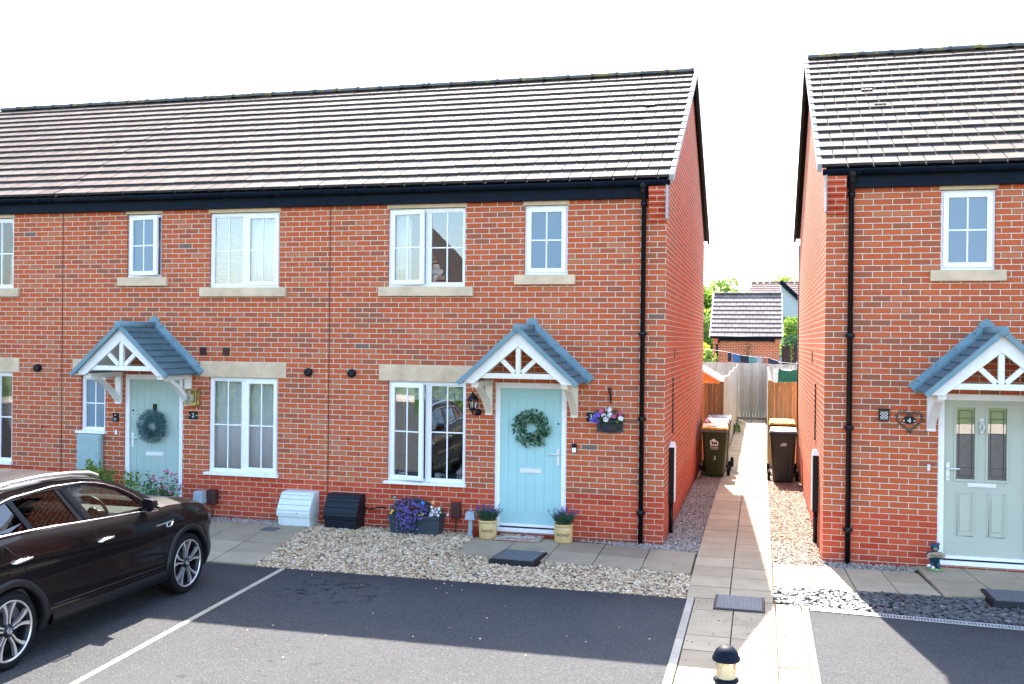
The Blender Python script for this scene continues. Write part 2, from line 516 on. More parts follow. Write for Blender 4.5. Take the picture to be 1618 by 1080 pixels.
M['chrome'] = plain('chrome', (.78, .78, .80), .2, 1.0, var=.02)
M['satin'] = plain('satin_silver', (.74, .74, .74), .4, .25, var=.03)
M['canopy'] = tile_mat('canopy_tile', [(.075, .125, .14), (.11, .165, .18), (.09, .145, .16)], .25, 0, .6)
M['flash'] = plain('canopy_flashing', (.14, .235, .265), .5, var=.12, scale=5)
M['paint'] = plain('car_paint', (.0035, .0018, .0024), .45, 0, var=.2, scale=400, coat=.36, spec=.1)
M['clad'] = plain('wheel_arch_trim', (.009, .0095, .011), .4, var=.1)
M['tyre'] = plain('tyre_rubber', (.009, .009, .0095), .8, var=.2, spec=.15)
M['alloy'] = plain('machined_alloy', (.62, .60, .60), .32, .75, var=.03)
M['alloydark'] = plain('wheel_black', (.012, .012, .013), .35)
M['seat'] = plain('seat_cloth', (.11, .10, .095), .8)
M['dash'] = plain('dashboard', (.05, .05, .055), .6)
M['lamp_lens'] = glass_mat('lamp_lens', (.6, .62, .65), 1.5, .12)
M['leaf'] = leaf_mat('leaf_green', [(.03, .075, .015), (.055, .13, .025), (.09, .19, .04), (.13, .24, .06)])
M['leafbright'] = leaf_mat('leaf_bright', [(.07, .15, .02), (.14, .26, .035), (.24, .34, .05), (.34, .42, .07)], .5)
M['leafdeep'] = leaf_mat('leaf_deep', [(.018, .05, .02), (.03, .085, .03), (.06, .13, .045)])
M['lavleaf'] = leaf_mat('lavender_leaf', [(.03, .075, .045), (.05, .12, .07), (.08, .16, .10)], .2)
M['lavender'] = leaf_mat('lavender_flower', [(.05, .02, .12), (.12, .07, .26), (.20, .13, .34)], .2)
M['lobelia'] = leaf_mat('lobelia_flower', [(.05, .04, .20), (.09, .07, .32), (.16, .08, .32), (.22, .14, .40)], .25)
M['pansywhite'] = leaf_mat('white_petal', [(.75, .68, .75), (.8, .8, .78)], .2)
M['pansypink'] = leaf_mat('pink_petal', [(.5, .03, .12), (.62, .10, .22), (.45, .05, .2)], .2)
M['pansyviolet'] = leaf_mat('violet_petal', [(.08, .05, .36), (.17, .12, .5)], .2)
M['eucalypt'] = leaf_mat('wreath_leaf', [(.012, .055, .03), (.035, .12, .065), (.10, .23, .13), (.40, .50, .36)], .2)
M['fir'] = leaf_mat('wreath_fir', [(.04, .105, .12), (.07, .15, .165), (.14, .24, .25)], .1)
M['planter'] = plain('planter_grey', (.035, .05, .062), .5, var=.1)
M['crock'] = plain('glazed_crock', (.60, .42, .19), .25, var=.12, scale=6)
M['ink'] = plain('black_ink', (.02, .018, .016), .6)
M['whitepaint'] = plain('white_marking', (.72, .72, .70), .6)
M['mat'] = island_mat('door_mat', [(.55, .15, .05), (.62, .38, .13), (.08, .12, .22), (.60, .52, .42), (.38, .05, .04), (.72, .64, .5), (.06, .20, .22)], .95)
M['brown'] = plain('brown_plastic', (.055, .022, .018), .45)
M['greyplastic'] = plain('grey_plastic', (.34, .40, .44), .5)
M['redbrick'] = plain('red_glaze', (.22, .025, .015), .4)
M['meter_green'] = plain('meter_box_green', (.30, .41, .40), .5, var=.05)
M['meter_white'] = plain('meter_box_white', (.62, .68, .66), .5, var=.05)
M['meter_navy'] = plain('meter_box_navy', (.004, .009, .016), .5, var=.2)
M['bin_green'] = plain('bin_green', (.024, .032, .006), .5, var=.15, scale=5)
M['bin_black'] = plain('bin_black', (.02, .019, .0185), .5, var=.2, scale=5)
M['bin_brown'] = plain('bin_brown', (.028, .026, .018), .42, var=.2, scale=5)
M['lid_grey'] = plain('lid_grey', (.11, .12, .14), .45)
M['lid_yellow'] = plain('lid_yellow', (.62, .36, .02), .38)
M['lid_pink'] = plain('lid_pink', (.42, .06, .15), .4)
M['lid_pale'] = plain('lid_pale', (.26, .26, .28), .5)
M['fence_brown'] = wood_mat('brown_fence_wood', (.17, .115, .048), (.28, .20, .09))
M['fence_tan'] = wood_mat('tan_fence_wood', (.35, .25, .11), (.50, .37, .175))
M['fence_pale'] = wood_mat('weathered_fence_wood', (.40, .355, .28), (.54, .49, .40))
M['fence_dark'] = wood_mat('dark_fence_wood', (.05, .02, .025), (.08, .035, .03))
M['shed'] = wood_mat('orange_shed_wood', (.48, .20, .04), (.62, .30, .07))
M['felt'] = plain('shed_felt', (.48, .46, .44), .9)
M['render'] = plain('cream_render', (.42, .43, .44), .9)
M['roof_far'] = tile_mat('far_roof_tile', [(.16, .10, .10), (.20, .13, .125), (.18, .115, .11)], .2)
M['bark'] = plain('bark', (.07, .05, .035), .9, var=.3, bump=.01, bscale=30)
M['grass'] = plain('grass_green', (.065, .095, .03), .9, var=.4, scale=3, bump=.02, bscale=80)
M['clearglass'] = glass_mat('lantern_glass', (.95, .93, .88), 1.0, .03)
M['amber'] = glass_mat('bollard_diffuser', (1.0, .93, .74), .9, .03, 0, 0, (.85, .74, .5), .22)
M['bronze'] = plain('aged_bronze', (.11, .09, .065), .5, .6, var=.35, scale=40)
M['bluebear'] = plain('blue_glaze', (.012, .05, .075), .25, var=.4, scale=10)
M['beartan'] = plain('tan_glaze', (.34, .26, .18), .4)
M['beargrass'] = plain('statue_base_green', (.18, .24, .10), .6, var=.4, scale=30)

# ------------------------------------------------------------------ setting: ground
def gz(y):
    return .065 * min(1, max(0, (y + 2.5) / 2.0))


g_ = MB(); g_.quad((-400, -400, -.09), (400, -400, -.09), (400, 500, -.09), (-400, 500, -.09))
tag(g_.build('ground', M['grass'], recalc=False), 'green ground round the houses', 'ground', kind='structure')
s_ = MB()
NY = [-2.48, -2.0, -1.5, -1.0, -.5, 0.0, 9, 24]
for i in range(len(NY) - 1):
    a, b = NY[i], NY[i + 1]
    s_.quad((-30, a, gz(a) - .035), (30, a, gz(a) - .035), (30, b, gz(b) - .035), (-30, b, gz(b) - .035))
s_.quad((.5, -7.6, -.03), (1.77, -7.6, -.03), (1.77, -2.4, -.03), (.5, -2.4, -.03))
tag(s_.build('soil_bed', M['soil']), 'bare soil under the gravel beds', 'ground', kind='structure')
t_ = MB()
t_.box(-30, .5, -7.6, -2.47, -.08, 0); t_.box(1.77, 30, -7.6, -2.47, -.08, 0); t_.box(-40, 40, -14.6, -7.6, -.08, 0)
tag(t_.build('tarmac', M['tarmac']), 'dark tarmac parking bays and road in front of the houses', 'road', kind='structure')
t_ = MB()
t_.box(-40, 40, -20.2, -14.62, -.08, 0)
tag(t_.build('road', M['tarmac']), 'tarmac road behind the parking bays', 'road', kind='structure')

random.seed(3)


def slabs(mb, A, B, C, D, nu, nv, gap=.0045, th=.04, stag=False, zf=gz, dz=.006):
    """A,B near edge (left,right), C,D far edge (right,left): nu along, nv deep"""
    A, B, C, D = [Vector((p[0], p[1], 0)) for p in (A, B, C, D)]
    def P(u, v):
        a = A.lerp(B, u); d = D.lerp(C, u); return a.lerp(d, v)
    for j in range(nv):
        for i in range(nu):
            q = [P(i / nu, j / nv), P((i + 1) / nu, j / nv), P((i + 1) / nu, (j + 1) / nv), P(i / nu, (j + 1) / nv)]
            c = sum(q, Vector()) / 4
            q = [c + (p - c) * (1 - gap * 2 / max(.1, (p - c).length)) for p in q]
            h = random.uniform(-.0025, .0025)
            top = [Vector((p.x, p.y, zf(p.y) + dz + h + random.uniform(-.0012, .0012))) for p in q]
            mb.hexa([Vector((p.x, p.y, p.z - th)) for p in top], top)


pm = MB()
# long path between the houses, two columns
yy = [-2.42]
while yy[-1] < 22.1: yy.append(yy[-1] + .452)
for i in range(len(yy) - 1):
    slabs(pm, (.485, yy[i]), (1.415, yy[i]), (1.415, yy[i + 1]), (.485, yy[i + 1]), 2, 1)
# wider foot of the path between the bays
yy = [-7.5 + .4615 * i for i in range(12)]
for i in range(11):
    slabs(pm, (.585, yy[i]), (1.43, yy[i]), (1.43, yy[i + 1]), (.585, yy[i + 1]), 2, 1, zf=lambda y: 0)
    slabs(pm, (1.433, yy[i] + .2), (1.695, yy[i] + .2), (1.695, min(-2.43, yy[i + 1] + .2)), (1.433, min(-2.43, yy[i + 1] + .2)), 1, 1, zf=lambda y: 0)
tag(pm.build('path', M['slab'], recalc=False), 'buff paving slab path running between the houses', 'path', kind='structure')
pm = MB()
slabs(pm, (-2.55, -1.27), (.47, -1.46), (.47, -.42), (-2.55, -.03), 5, 2)
tag(pm.build('path', M['slabgrey'], recalc=False), 'grey paving slabs leading to the pale blue door', 'path', kind='structure')
pm = MB()
slabs(pm, (-7.2, -2.43), (-4.74, -2.43), (-5.06, -.33), (-7.2, -.33), 4, 4)
tag(pm.build('path', M['slabgrey'], recalc=False), 'grey paving slabs beside the black car', 'path', kind='structure')
pm = MB()
slabs(pm, (1.425, -1.74), (3.22, -1.66), (3.10, -.74), (1.425, -.72), 4, 2)
slabs(pm, (3.23, -1.68), (5.6, -1.38), (5.2, -.43), (3.12, -.43), 4, 2, dz=.02)
tag(pm.build('path', M['slab'], recalc=False), 'buff paving slabs leading to the grey green door', 'path', kind='structure')
kb = MB()
for (x0, x1, ya, yb) in ((.505, .578, -7.6, -2.45), (1.702, 1.765, -7.6, -2.45)):
    y = ya
    while y < yb - .05:
        y2 = min(y + .91, yb); kb.box(x0, x1, y + .004, y2 - .004, -.06, .012); y = y2
tag(kb.build('kerb', M['kerb']), 'pale concrete kerb edging along the path', 'kerb', kind='structure')
kb = MB()
a = Vector((-4.33, -2.48, 0)); b = Vector((-3.98, -8.0, 0))
for i in range(6):
    p = a.lerp(b, i / 6 + .001); q = a.lerp(b, (i + 1) / 6 - .001)
    kb.bar((p.x, p.y, -.026), (q.x, q.y, -.026), .06, .06)
tag(kb.build('kerb', M['kerb']), 'thin pale edging strip between two parking bays', 'kerb', kind='structure')

# ------------------------------------------------------------------ pebbles (stuff)
ICO_T = (1 + 5 ** .5) / 2
ICO_V = np.array([(-1, ICO_T, 0), (1, ICO_T, 0), (-1, -ICO_T, 0), (1, -ICO_T, 0), (0, -1, ICO_T), (0, 1, ICO_T), (0, -1, -ICO_T), (0, 1, -ICO_T), (ICO_T, 0, -1), (ICO_T, 0, 1), (-ICO_T, 0, -1), (-ICO_T, 0, 1)]) / 1.9
ICO_F = np.array([(0, 11, 5), (0, 5, 1), (0, 1, 7), (0, 7, 10), (0, 10, 11), (1, 5, 9), (5, 11, 4), (11, 10, 2), (10, 7, 6), (7, 1, 8), (3, 9, 4), (3, 4, 2), (3, 2, 6), (3, 6, 8), (3, 8, 9), (4, 9, 5), (2, 4, 11), (6, 2, 10), (8, 6, 7), (9, 8, 1)])


def inpoly(p, poly):
    x, y = p[:, 0], p[:, 1]; ins = np.zeros(len(p), bool); n = len(poly)
    for i in range(n):
        (x1, y1), (x2, y2) = poly[i], poly[(i + 1) % n]
        if y1 == y2: continue
        c = ((y1 > y) != (y2 > y)) & (x < (x2 - x1) * (y - y1) / (y2 - y1) + x1)
        ins ^= c
    return ins


def pebbles(name, label, polys, holes, dens, size, flat, mat, seed, lift=.0, aniso=1.0):
    rng = np.random.default_rng(seed); pts = []
    bed = MB()
    for poly in polys:
        P = np.array(poly); lo, hi = P.min(0), P.max(0)
        n = int(dens * (hi - lo).prod()); q = rng.uniform(lo, hi, (n, 2)); q = q[inpoly(q, poly)]
        for h in holes: q = q[~inpoly(q, h)]
        pts.append(q)
        ys = sorted({lo[1], hi[1]} | {y for y in (-2., -1.5, -1., -.5) if lo[1] < y < hi[1]})
        bed_poly = [Vector((a, b, 0)) for a, b in poly]
        tri = tessellate_polygon([bed_poly])
        bed.add([(a, b, gz(b) - .022) for a, b in poly], [tuple(t) for t in tri])
    q = np.concatenate(pts); n = len(q)
    s = rng.uniform(size[0], size[1], n)
    V = ICO_V[None] * rng.uniform(.7, 1.25, (n, 12, 1))
    V = V * np.stack([s * rng.uniform(.8, 1.3, n) * aniso, s, s * flat], 1)[:, None, :]
    a = rng.uniform(0, 2 * np.pi, n); t = rng.normal(0, .35, n); ca, sa, ct, st = np.cos(a), np.sin(a), np.cos(t), np.sin(t)
    x, y, z = V[..., 0], V[..., 1], V[..., 2]
    y, z = y * ct[:, None] - z * st[:, None], y * st[:, None] + z * ct[:, None]
    x, y = x * ca[:, None] - y * sa[:, None], x * sa[:, None] + y * ca[:, None]
    gzv = .065 * np.clip((q[:, 1] + 2.5) / 2, 0, 1)
    z = z + (gzv + rng.uniform(-.012, .004, n) + lift)[:, None]
    V = np.stack([x + q[:, :1], y + q[:, 1:2], z], 2).reshape(-1, 3)
    F = (ICO_F[None] + (np.arange(n) * 12)[:, None, None]).reshape(-1, 3)
    b0 = len(bed.v); allv = np.concatenate([np.array(bed.v), V]); F = F + b0
    me = bpy.data.meshes.new(name)
    fs = [tuple(t) for t in bed.f] + F.tolist()
    me.from_pydata(allv.tolist(), [], fs)
    me.materials.append(mat); me.materials.append(M['gravelbed'])
    mi = np.zeros(len(fs), 'i'); mi[:len(bed.f)] = 1
    me.polygons.foreach_set('material_index', mi); me.update()
    o = bpy.data.objects.new(name, me); COL.objects.link(o)
    return tag(o, label, 'gravel', kind='stuff')


MAN1 = [(-2.02, -1.62), (-1.36, -1.66), (-1.36, -.9), (-2.02, -.86)]
SLAB3 = [(-2.56, -1.28), (.49, -1.47), (.49, -.41), (-2.56, -.02)]
pebbles('gravel', 'cream and tan pebble bed in front of the middle house', [[(-5.02, -.04), (-2.5, -.02), (-2.5, -1.2), (.48, -1.40), (.48, -2.46), (-4.73, -2.46), (-5.05, -.5)]], [SLAB3, MAN1], 1750, (.013, .024), .6, M['cream_stone'], 1)
pebbles('gravel', 'grey gravel strip beside the middle house', [[(-1.3, -.03), (0, -.02), (.02, 6.9), (.02, 8.8), (.48, 8.8), (.48, -.43), (-.4, -.33)]], [], 1900, (.010, .019), .6, M['grey_stone'], 2)
pebbles('gravel', 'buff gravel strip beside the right house', [[(1.42, -.74), (1.42, 8.8), (2.02, 8.8), (2.02, -.74)]], [], 1900, (.010, .02), .6, M['buff_stone'], 3)
pebbles('gravel', 'grey gravel strip under the right house wall', [[(2.02, -.74), (2.02, -.41), (3.15, -.41), (3.05, -.74)], [(-7.2, -.33), (-7.2, -.02), (-5.03, -.02), (-5.06, -.33)]], [], 1900, (.010, .018), .6, M['grey_stone'], 4)
MAN4 = [(3.62, -1.98), (4.7, -1.98), (4.7, -1.3), (3.62, -1.3)]
pebbles('slate_chippings', 'blue grey slate chippings before the right house', [[(1.43, -2.40), (1.43, -1.76), (3.24, -1.68), (5.6, -1.38), (5.6, -2.55), (1.75, -2.46)]], [MAN4], 1150, (.016, .034), .35, M['slate'], 5, .002, 1.25)

def strewn(name, label, n, rect, seed, size, mat, z0):
    q = random.Random(seed); m = MB()
    for _ in range(n):
        x, y = q.uniform(rect[0], rect[1]), rect[3] - (rect[3] - rect[2]) * q.random() ** 1.5
        s_ = q.uniform(*size); T = Matrix.Translation((x, y, z0 + s_ * .3)) @ Matrix.Rotation(q.uniform(0, 6.28), 4, 'Z') @ Matrix.Diagonal((s_ * q.uniform(.8, 1.5), s_, s_ * .6, 1))
        m.add([tuple(Vector(v) * q.uniform(.8, 1.2)) for v in ICO_V], [tuple(t) for t in ICO_F], 0, False, T)
    return tag(m.build(name, mat, recalc=False), label, 'gravel', kind='stuff')


strewn('gravel', 'loose pebbles kicked onto the middle parking bay', 26, (-4.1, .45, -5.6, -2.5), 5, (.007, .012), M['cream_stone'], 0)
strewn('gravel', 'dark specks of dirt and leaf litter on the buff slabs', 90, (.6, 1.68, -5.4, -2.5), 6, (.004, .009), M['soil'], .008)
strewn('gravel', 'loose pebbles on the slabs before the pale blue door', 22, (-2.4, .4, -1.35, -.4), 7, (.008, .014), M['cream_stone'], .055)

# ------------------------------------------------------------------ houses
def wall_front(mb, x0, x1, y, z0, z1, ops, depth=.1, mi=0):
    xs = sorted({x0, x1} | {o[0] for o in ops} | {o[1] for o in ops}); zs = sorted({z0, z1} | {o[2] for o in ops} | {o[3] for o in ops})
    xs = [x for x in xs if x0 <= x <= x1]; zs = [z for z in zs if z0 <= z <= z1]
    for i in range(len(xs) - 1):
        for j in range(len(zs) - 1):
            cx, cz = (xs[i] + xs[i + 1]) / 2, (zs[j] + zs[j + 1]) / 2
            if any(o[0] < cx < o[1] and o[2] < cz < o[3] for o in ops): continue
            mb.quad((xs[i], y, zs[j]), (xs[i + 1], y, zs[j]), (xs[i + 1], y, zs[j + 1]), (xs[i], y, zs[j + 1]), mi)
    for (a, b, c, d) in ops:
        mb.quad((a, y, c), (a, y, d), (a, y + depth, d), (a, y + depth, c), mi); mb.quad((b, y, c), (b, y + depth, c), (b, y + depth, d), (b, y, d), mi)
        mb.quad((a, y, c), (a, y + depth, c), (b, y + depth, c), (b, y, c), mi); mb.quad((a, y, d), (b, y, d), (b, y + depth, d), (a, y + depth, d), mi)


def frame_rect(mb, x0, x1, z0, z1, y0, y1, w, M_=None, wb=None):
    wb = wb or w
    mb.box(x0, x0 + w, y0, y1, z0, z1, 0, M_); mb.box(x1 - w, x1, y0, y1, z0, z1, 0, M_)
    mb.box(x0 + w, x1 - w, y0, y1, z0, z0 + wb, 0, M_); mb.box(x0 + w, x1 - w, y0, y1, z1 - w, z1, 0, M_)


def window(house, x0, x1, z0, z1, y, lights, glass='glass'):
    """lights: list of (fraction, kind, open angle) with kind 'sash' or 'fixed'"""
    yf = y + .045
    fm = MB(); FW = .05
    frame_rect(fm, x0, x1, z0, z1, yf, yf + .07, FW)
    xs = [x0]
    for fr, k, a in lights: xs.append(xs[-1] + (x1 - x0) * fr)
    for x in xs[1:-1]: fm.box(x - .03, x + .03, yf + .002, yf + .068, z0 + FW, z1 - FW)
    fm.box(x0, x1, yf - .012, yf, z0, z0 + .028)            # bottom drip rail
    win = fm.build('window', M['white'], house, bevel=.004)
    for i, (fr, k, ang) in enumerate(lights):
        a, b = xs[i] + (.03 if i == 0 else .015), xs[i + 1] - (.03 if i == len(lights) - 1 else .015)
        c, d = z0 + .035, z1 - .03
        Mx = Matrix.Translation((a, yf - .018, 0)) @ Matrix.Rotation(R(-ang), 4, 'Z') @ Matrix.Translation((-a, -(yf - .018), 0))
        w = .062 if k == 'sash' else .05
        if k == 'sash':
            sm = MB(); frame_rect(sm, a, b, c, d, yf - .018, yf + .03, w, Mx)
            if ang:
                sm.box(b - .035, b - .02, yf + .03, yf + .06, (c + d) / 2 - .05, (c + d) / 2 + .05, 0, Mx)
            sm.build('sash', M['white'], win, bevel=.005)
            yg = yf + .006
        else:
            a, b, c, d = xs[i] + .012, xs[i + 1] - .012, z0 + .02, z1 - .02; yg = yf + .03; w = .045
            sm = MB(); frame_rect(sm, a, b, c, d, yf + .015, yf + .04, w, None); sm.build('bead', M['white'], win)
        gm = MB(); gm.box(a + w - .003, b - w + .003, yg, yg + .004, c + w - .003, d - w + .003, 0, Mx)
        gm.build('pane', M[glass], win)
        bm_ = MB(); xm, zm = (a + b) / 2, (c + d) / 2
        bm_.box(xm - .009, xm + .009, yg - .006, yg + .010, c + w, d - w, 0, Mx)
        bm_.box(a + w, xm - .009, yg - .005, yg + .009, zm - .009, zm + .009, 0, Mx); bm_.box(xm + .009, b - w, yg - .005, yg + .009, zm - .009, zm + .009, 0, Mx)
        bm_.build('glazing_bar', M['white'], win)
    return win


def stone_piece(house, name, x0, x1, z0, z1, y0, y1):
    m = MB(); m.box(x0, x1, y0, y1, z0, z1); return m.build(name, M['stone'], house, bevel=.006)


def white_sill(house, x0, x1, z, y):
    m = MB(); m.add([], [])
    m.prism([(y - .055, z - .03), (y - .055, z + .005), (y + .06, z + .022), (y + .06, z - .03)], 'x', x0, x1)
    return m.build('sill', M['white'], house, bevel=.003)


def tiles(mb, x0, x1, yE, zE, yR, zR, n, wd=.30, th=.041, seed=0, edge=0):
    rng = random.Random(seed)
    e = Vector((0, yE, zE)); s = Vector((0, yR - yE, zR - zE)); L = s.length; s.normalize()
    nrm = Vector((0, -s.z, s.y)) if s.y > 0 else Vector((0, s.z, -s.y))
    g = L / n
    for i in range(n):
        a, b = i * g, min(L, (i + 1) * g + .02)
        x = x0 - (wd / 2 if i % 2 else 0)
        while x < x1:
            xa, xb = max(x0, x + .0055), min(x1, x + wd - .007)
            if xb - xa > .02:
                h0 = th + rng.uniform(-.0015, .0015); h1 = .004
                sk = rng.uniform(-.005, .005)
                P = lambda xx, t, h: (xx, e.y + s.y * t + nrm.y * h, e.z + s.z * t + nrm.z * h)
                mb.hexa([P(xa, a + sk, h0 - .036), P(xb, a + sk, h0 - .036), P(xb, b, h1 - .003), P(xa, b, h1 - .003)],
                        [P(xa, a + sk, h0), P(xb, a + sk, h0), P(xb, b, h1), P(xa, b, h1)])
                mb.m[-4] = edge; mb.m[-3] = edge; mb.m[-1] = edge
            x += wd


def pitched_roof(house, x0, x1, yE, zE, yR, zR, yB, zB, verge=(0, 0), seed=0, n=16, mat='roof'):
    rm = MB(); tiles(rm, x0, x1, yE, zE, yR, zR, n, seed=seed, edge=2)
    s = Vector((0, yR - yE, zR - zE)).normalized(); nr = Vector((0, -s.z, s.y))
    o = nr * -.012
    rm.add([(x0, yE + o.y, zE + o.z), (x1, yE + o.y, zE + o.z), (x1, yR, zR - .02), (x0, yR, zR - .02)], [(0, 1, 2, 3)], 1)
    rm.add([(x0, yR, zR), (x1, yR, zR), (x1, yB, zB), (x0, yB, zB)], [(0, 1, 2, 3)], 0)
    rm.add([(x0, yR, zR - .03), (x1, yR, zR - .03), (x1, yB, zB - .03), (x0, yB, zB - .03)], [(3, 2, 1, 0)], 1)
    roof = rm.build('roof', [M[mat], M['blackmatte'], M['tile_edge_shade']], house, recalc=False)
    rd = MB(); x = x0; rng = random.Random(seed + 5)
    while x < x1 - .05:
        xe = min(x + .45, x1); dz = rng.uniform(-.004, .004)
        for (xa, xb, r) in ((x + .003, xe - .05, .105), (xe - .05, xe - .002, .118)):
            vs_ = []; N_ = 10
            for k in range(N_ + 1):
                an = math.pi * k / N_; vs_.append((yR - r * 1.15 * math.cos(an), zR + .0 + dz + r * .8 * math.sin(an)))
            vv = [(xa, a, b) for a, b in vs_] + [(xb, a, b) for a, b in vs_]
            rd.add(vv, [(k, k + 1, N_ + 2 + k, N_ + 1 + k) for k in range(N_)] + [tuple(range(N_ + 1)), tuple(range(2 * N_ + 1, N_, -1))], 0, False)
        x = xe
    rd.build('ridge', M['ridge'], roof)
    for side, xv in ((0, x0), (1, x1)):
        if not verge[side]: continue
        sg = 1 if side else -1
        vm = MB(); L = Vector((0, yR - yE, zR - zE)).length; g = L / n
        for i in range(n):
            a, b = i * g, (i + 1) * g
            pa = Vector((0, yE, zE)) + s * a; pb = Vector((0, yE, zE)) + s * b
            xa, xb = sorted((xv, xv + sg * .055))
            vm.hexa([tuple(Vector((x, 0, 0)) + pa + nr * -.06) for x in (xa, xb)] + [tuple(Vector((x, 0, 0)) + pb + nr * -.06) for x in (xb, xa)],
                    [tuple(Vector((x, 0, 0)) + pa + nr * .045) for x in (xa, xb)] + [tuple(Vector((x, 0, 0)) + pb + nr * .022) for x in (xb, xa)])
        vm.build('verge', M['verge'], roof)
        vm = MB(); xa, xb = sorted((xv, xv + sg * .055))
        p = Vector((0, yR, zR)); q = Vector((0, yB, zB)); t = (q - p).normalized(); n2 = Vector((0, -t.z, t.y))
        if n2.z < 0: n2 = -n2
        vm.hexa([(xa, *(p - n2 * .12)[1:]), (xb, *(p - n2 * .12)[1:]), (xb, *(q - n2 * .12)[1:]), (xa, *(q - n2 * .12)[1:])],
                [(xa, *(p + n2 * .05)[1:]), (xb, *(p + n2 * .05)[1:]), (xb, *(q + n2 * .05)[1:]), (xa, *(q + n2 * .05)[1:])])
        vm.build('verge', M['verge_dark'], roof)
    return roof


def gutter(house, x0, x1, y, z, fz0, fz1, yfasc, xf0=None, xf1=None):
    fm = MB(); fm.box(x0 if xf0 is None else xf0, x1 if xf1 is None else xf1, yfasc, yfasc + .09, fz0, fz1)
    fm.build('fascia', M['navy'], house, bevel=.004)
    gm = MB(); N_ = 8; r = .06
    for (rad, flip) in ((r, 0), (r - .006, 1)):
        pts = [(y - rad * math.cos(math.pi * k / N_), z - rad * math.sin(math.pi * k / N_)) for k in range(N_ + 1)]
        gm.add([(x0, a, b) for a, b in pts] + [(x1, a, b) for a, b in pts], [(k, k + 1, N_ + 2 + k, N_ + 1 + k) for k in range(N_)], 0, True)
    gm.box(x0, x1, y - r - .004, y - r + .008, z - .012, z + .006)
    for x in (x0, x1): gm.add([(x, y - r * math.cos(math.pi * k / N_), z - r * math.sin(math.pi * k / N_)) for k in range(N_ + 1)], [tuple(range(N_ + 1))])
    gt = gm.build('gutter', M['navy'], house)
    x = x0 + .4
    while x < x1 - .1:
        bm_ = MB()
        pts = [(y - (r + .006) * math.cos(math.pi * k / N_), z - (r + .006) * math.sin(math.pi * k / N_)) for k in range(N_ + 1)]
        w = .05 if int(x * 10) % 3 else .09
        bm_.add([(x, a, b) for a, b in pts] + [(x + w, a, b) for a, b in pts], [(k, k + 1, N_ + 2 + k, N_ + 1 + k) for k in range(N_)]); x += .85
        bm_.build('gutter_bracket', M['navy'], gt)


def downpipe(house, x, y, ztop, ygut, zbot=.06):
    m = MB(); r = .034
    m.tube([(x, ygut, ztop), (x, ygut, ztop - .13), (x, y - .045, ztop - .24), (x, y - .045, zbot)], r, 10)
    for z in (ztop - .26, 2.9, 1.75, .48): m.lathe([(r, -.035), (r + .009, -.03), (r + .009, .03), (r, .035)], 10, (x, y - .045, z))
    for z in (2.9, 1.75, .48): m.box(x - .06, x + .06, y - .04, y, z - .015, z + .015)
    m.lathe([(r, 0), (r + .012, .01), (r + .02, .07), (r + .02, .09)], 10, (x, ygut, ztop - .09))
    return m.build('downpipe', M['black'], house)


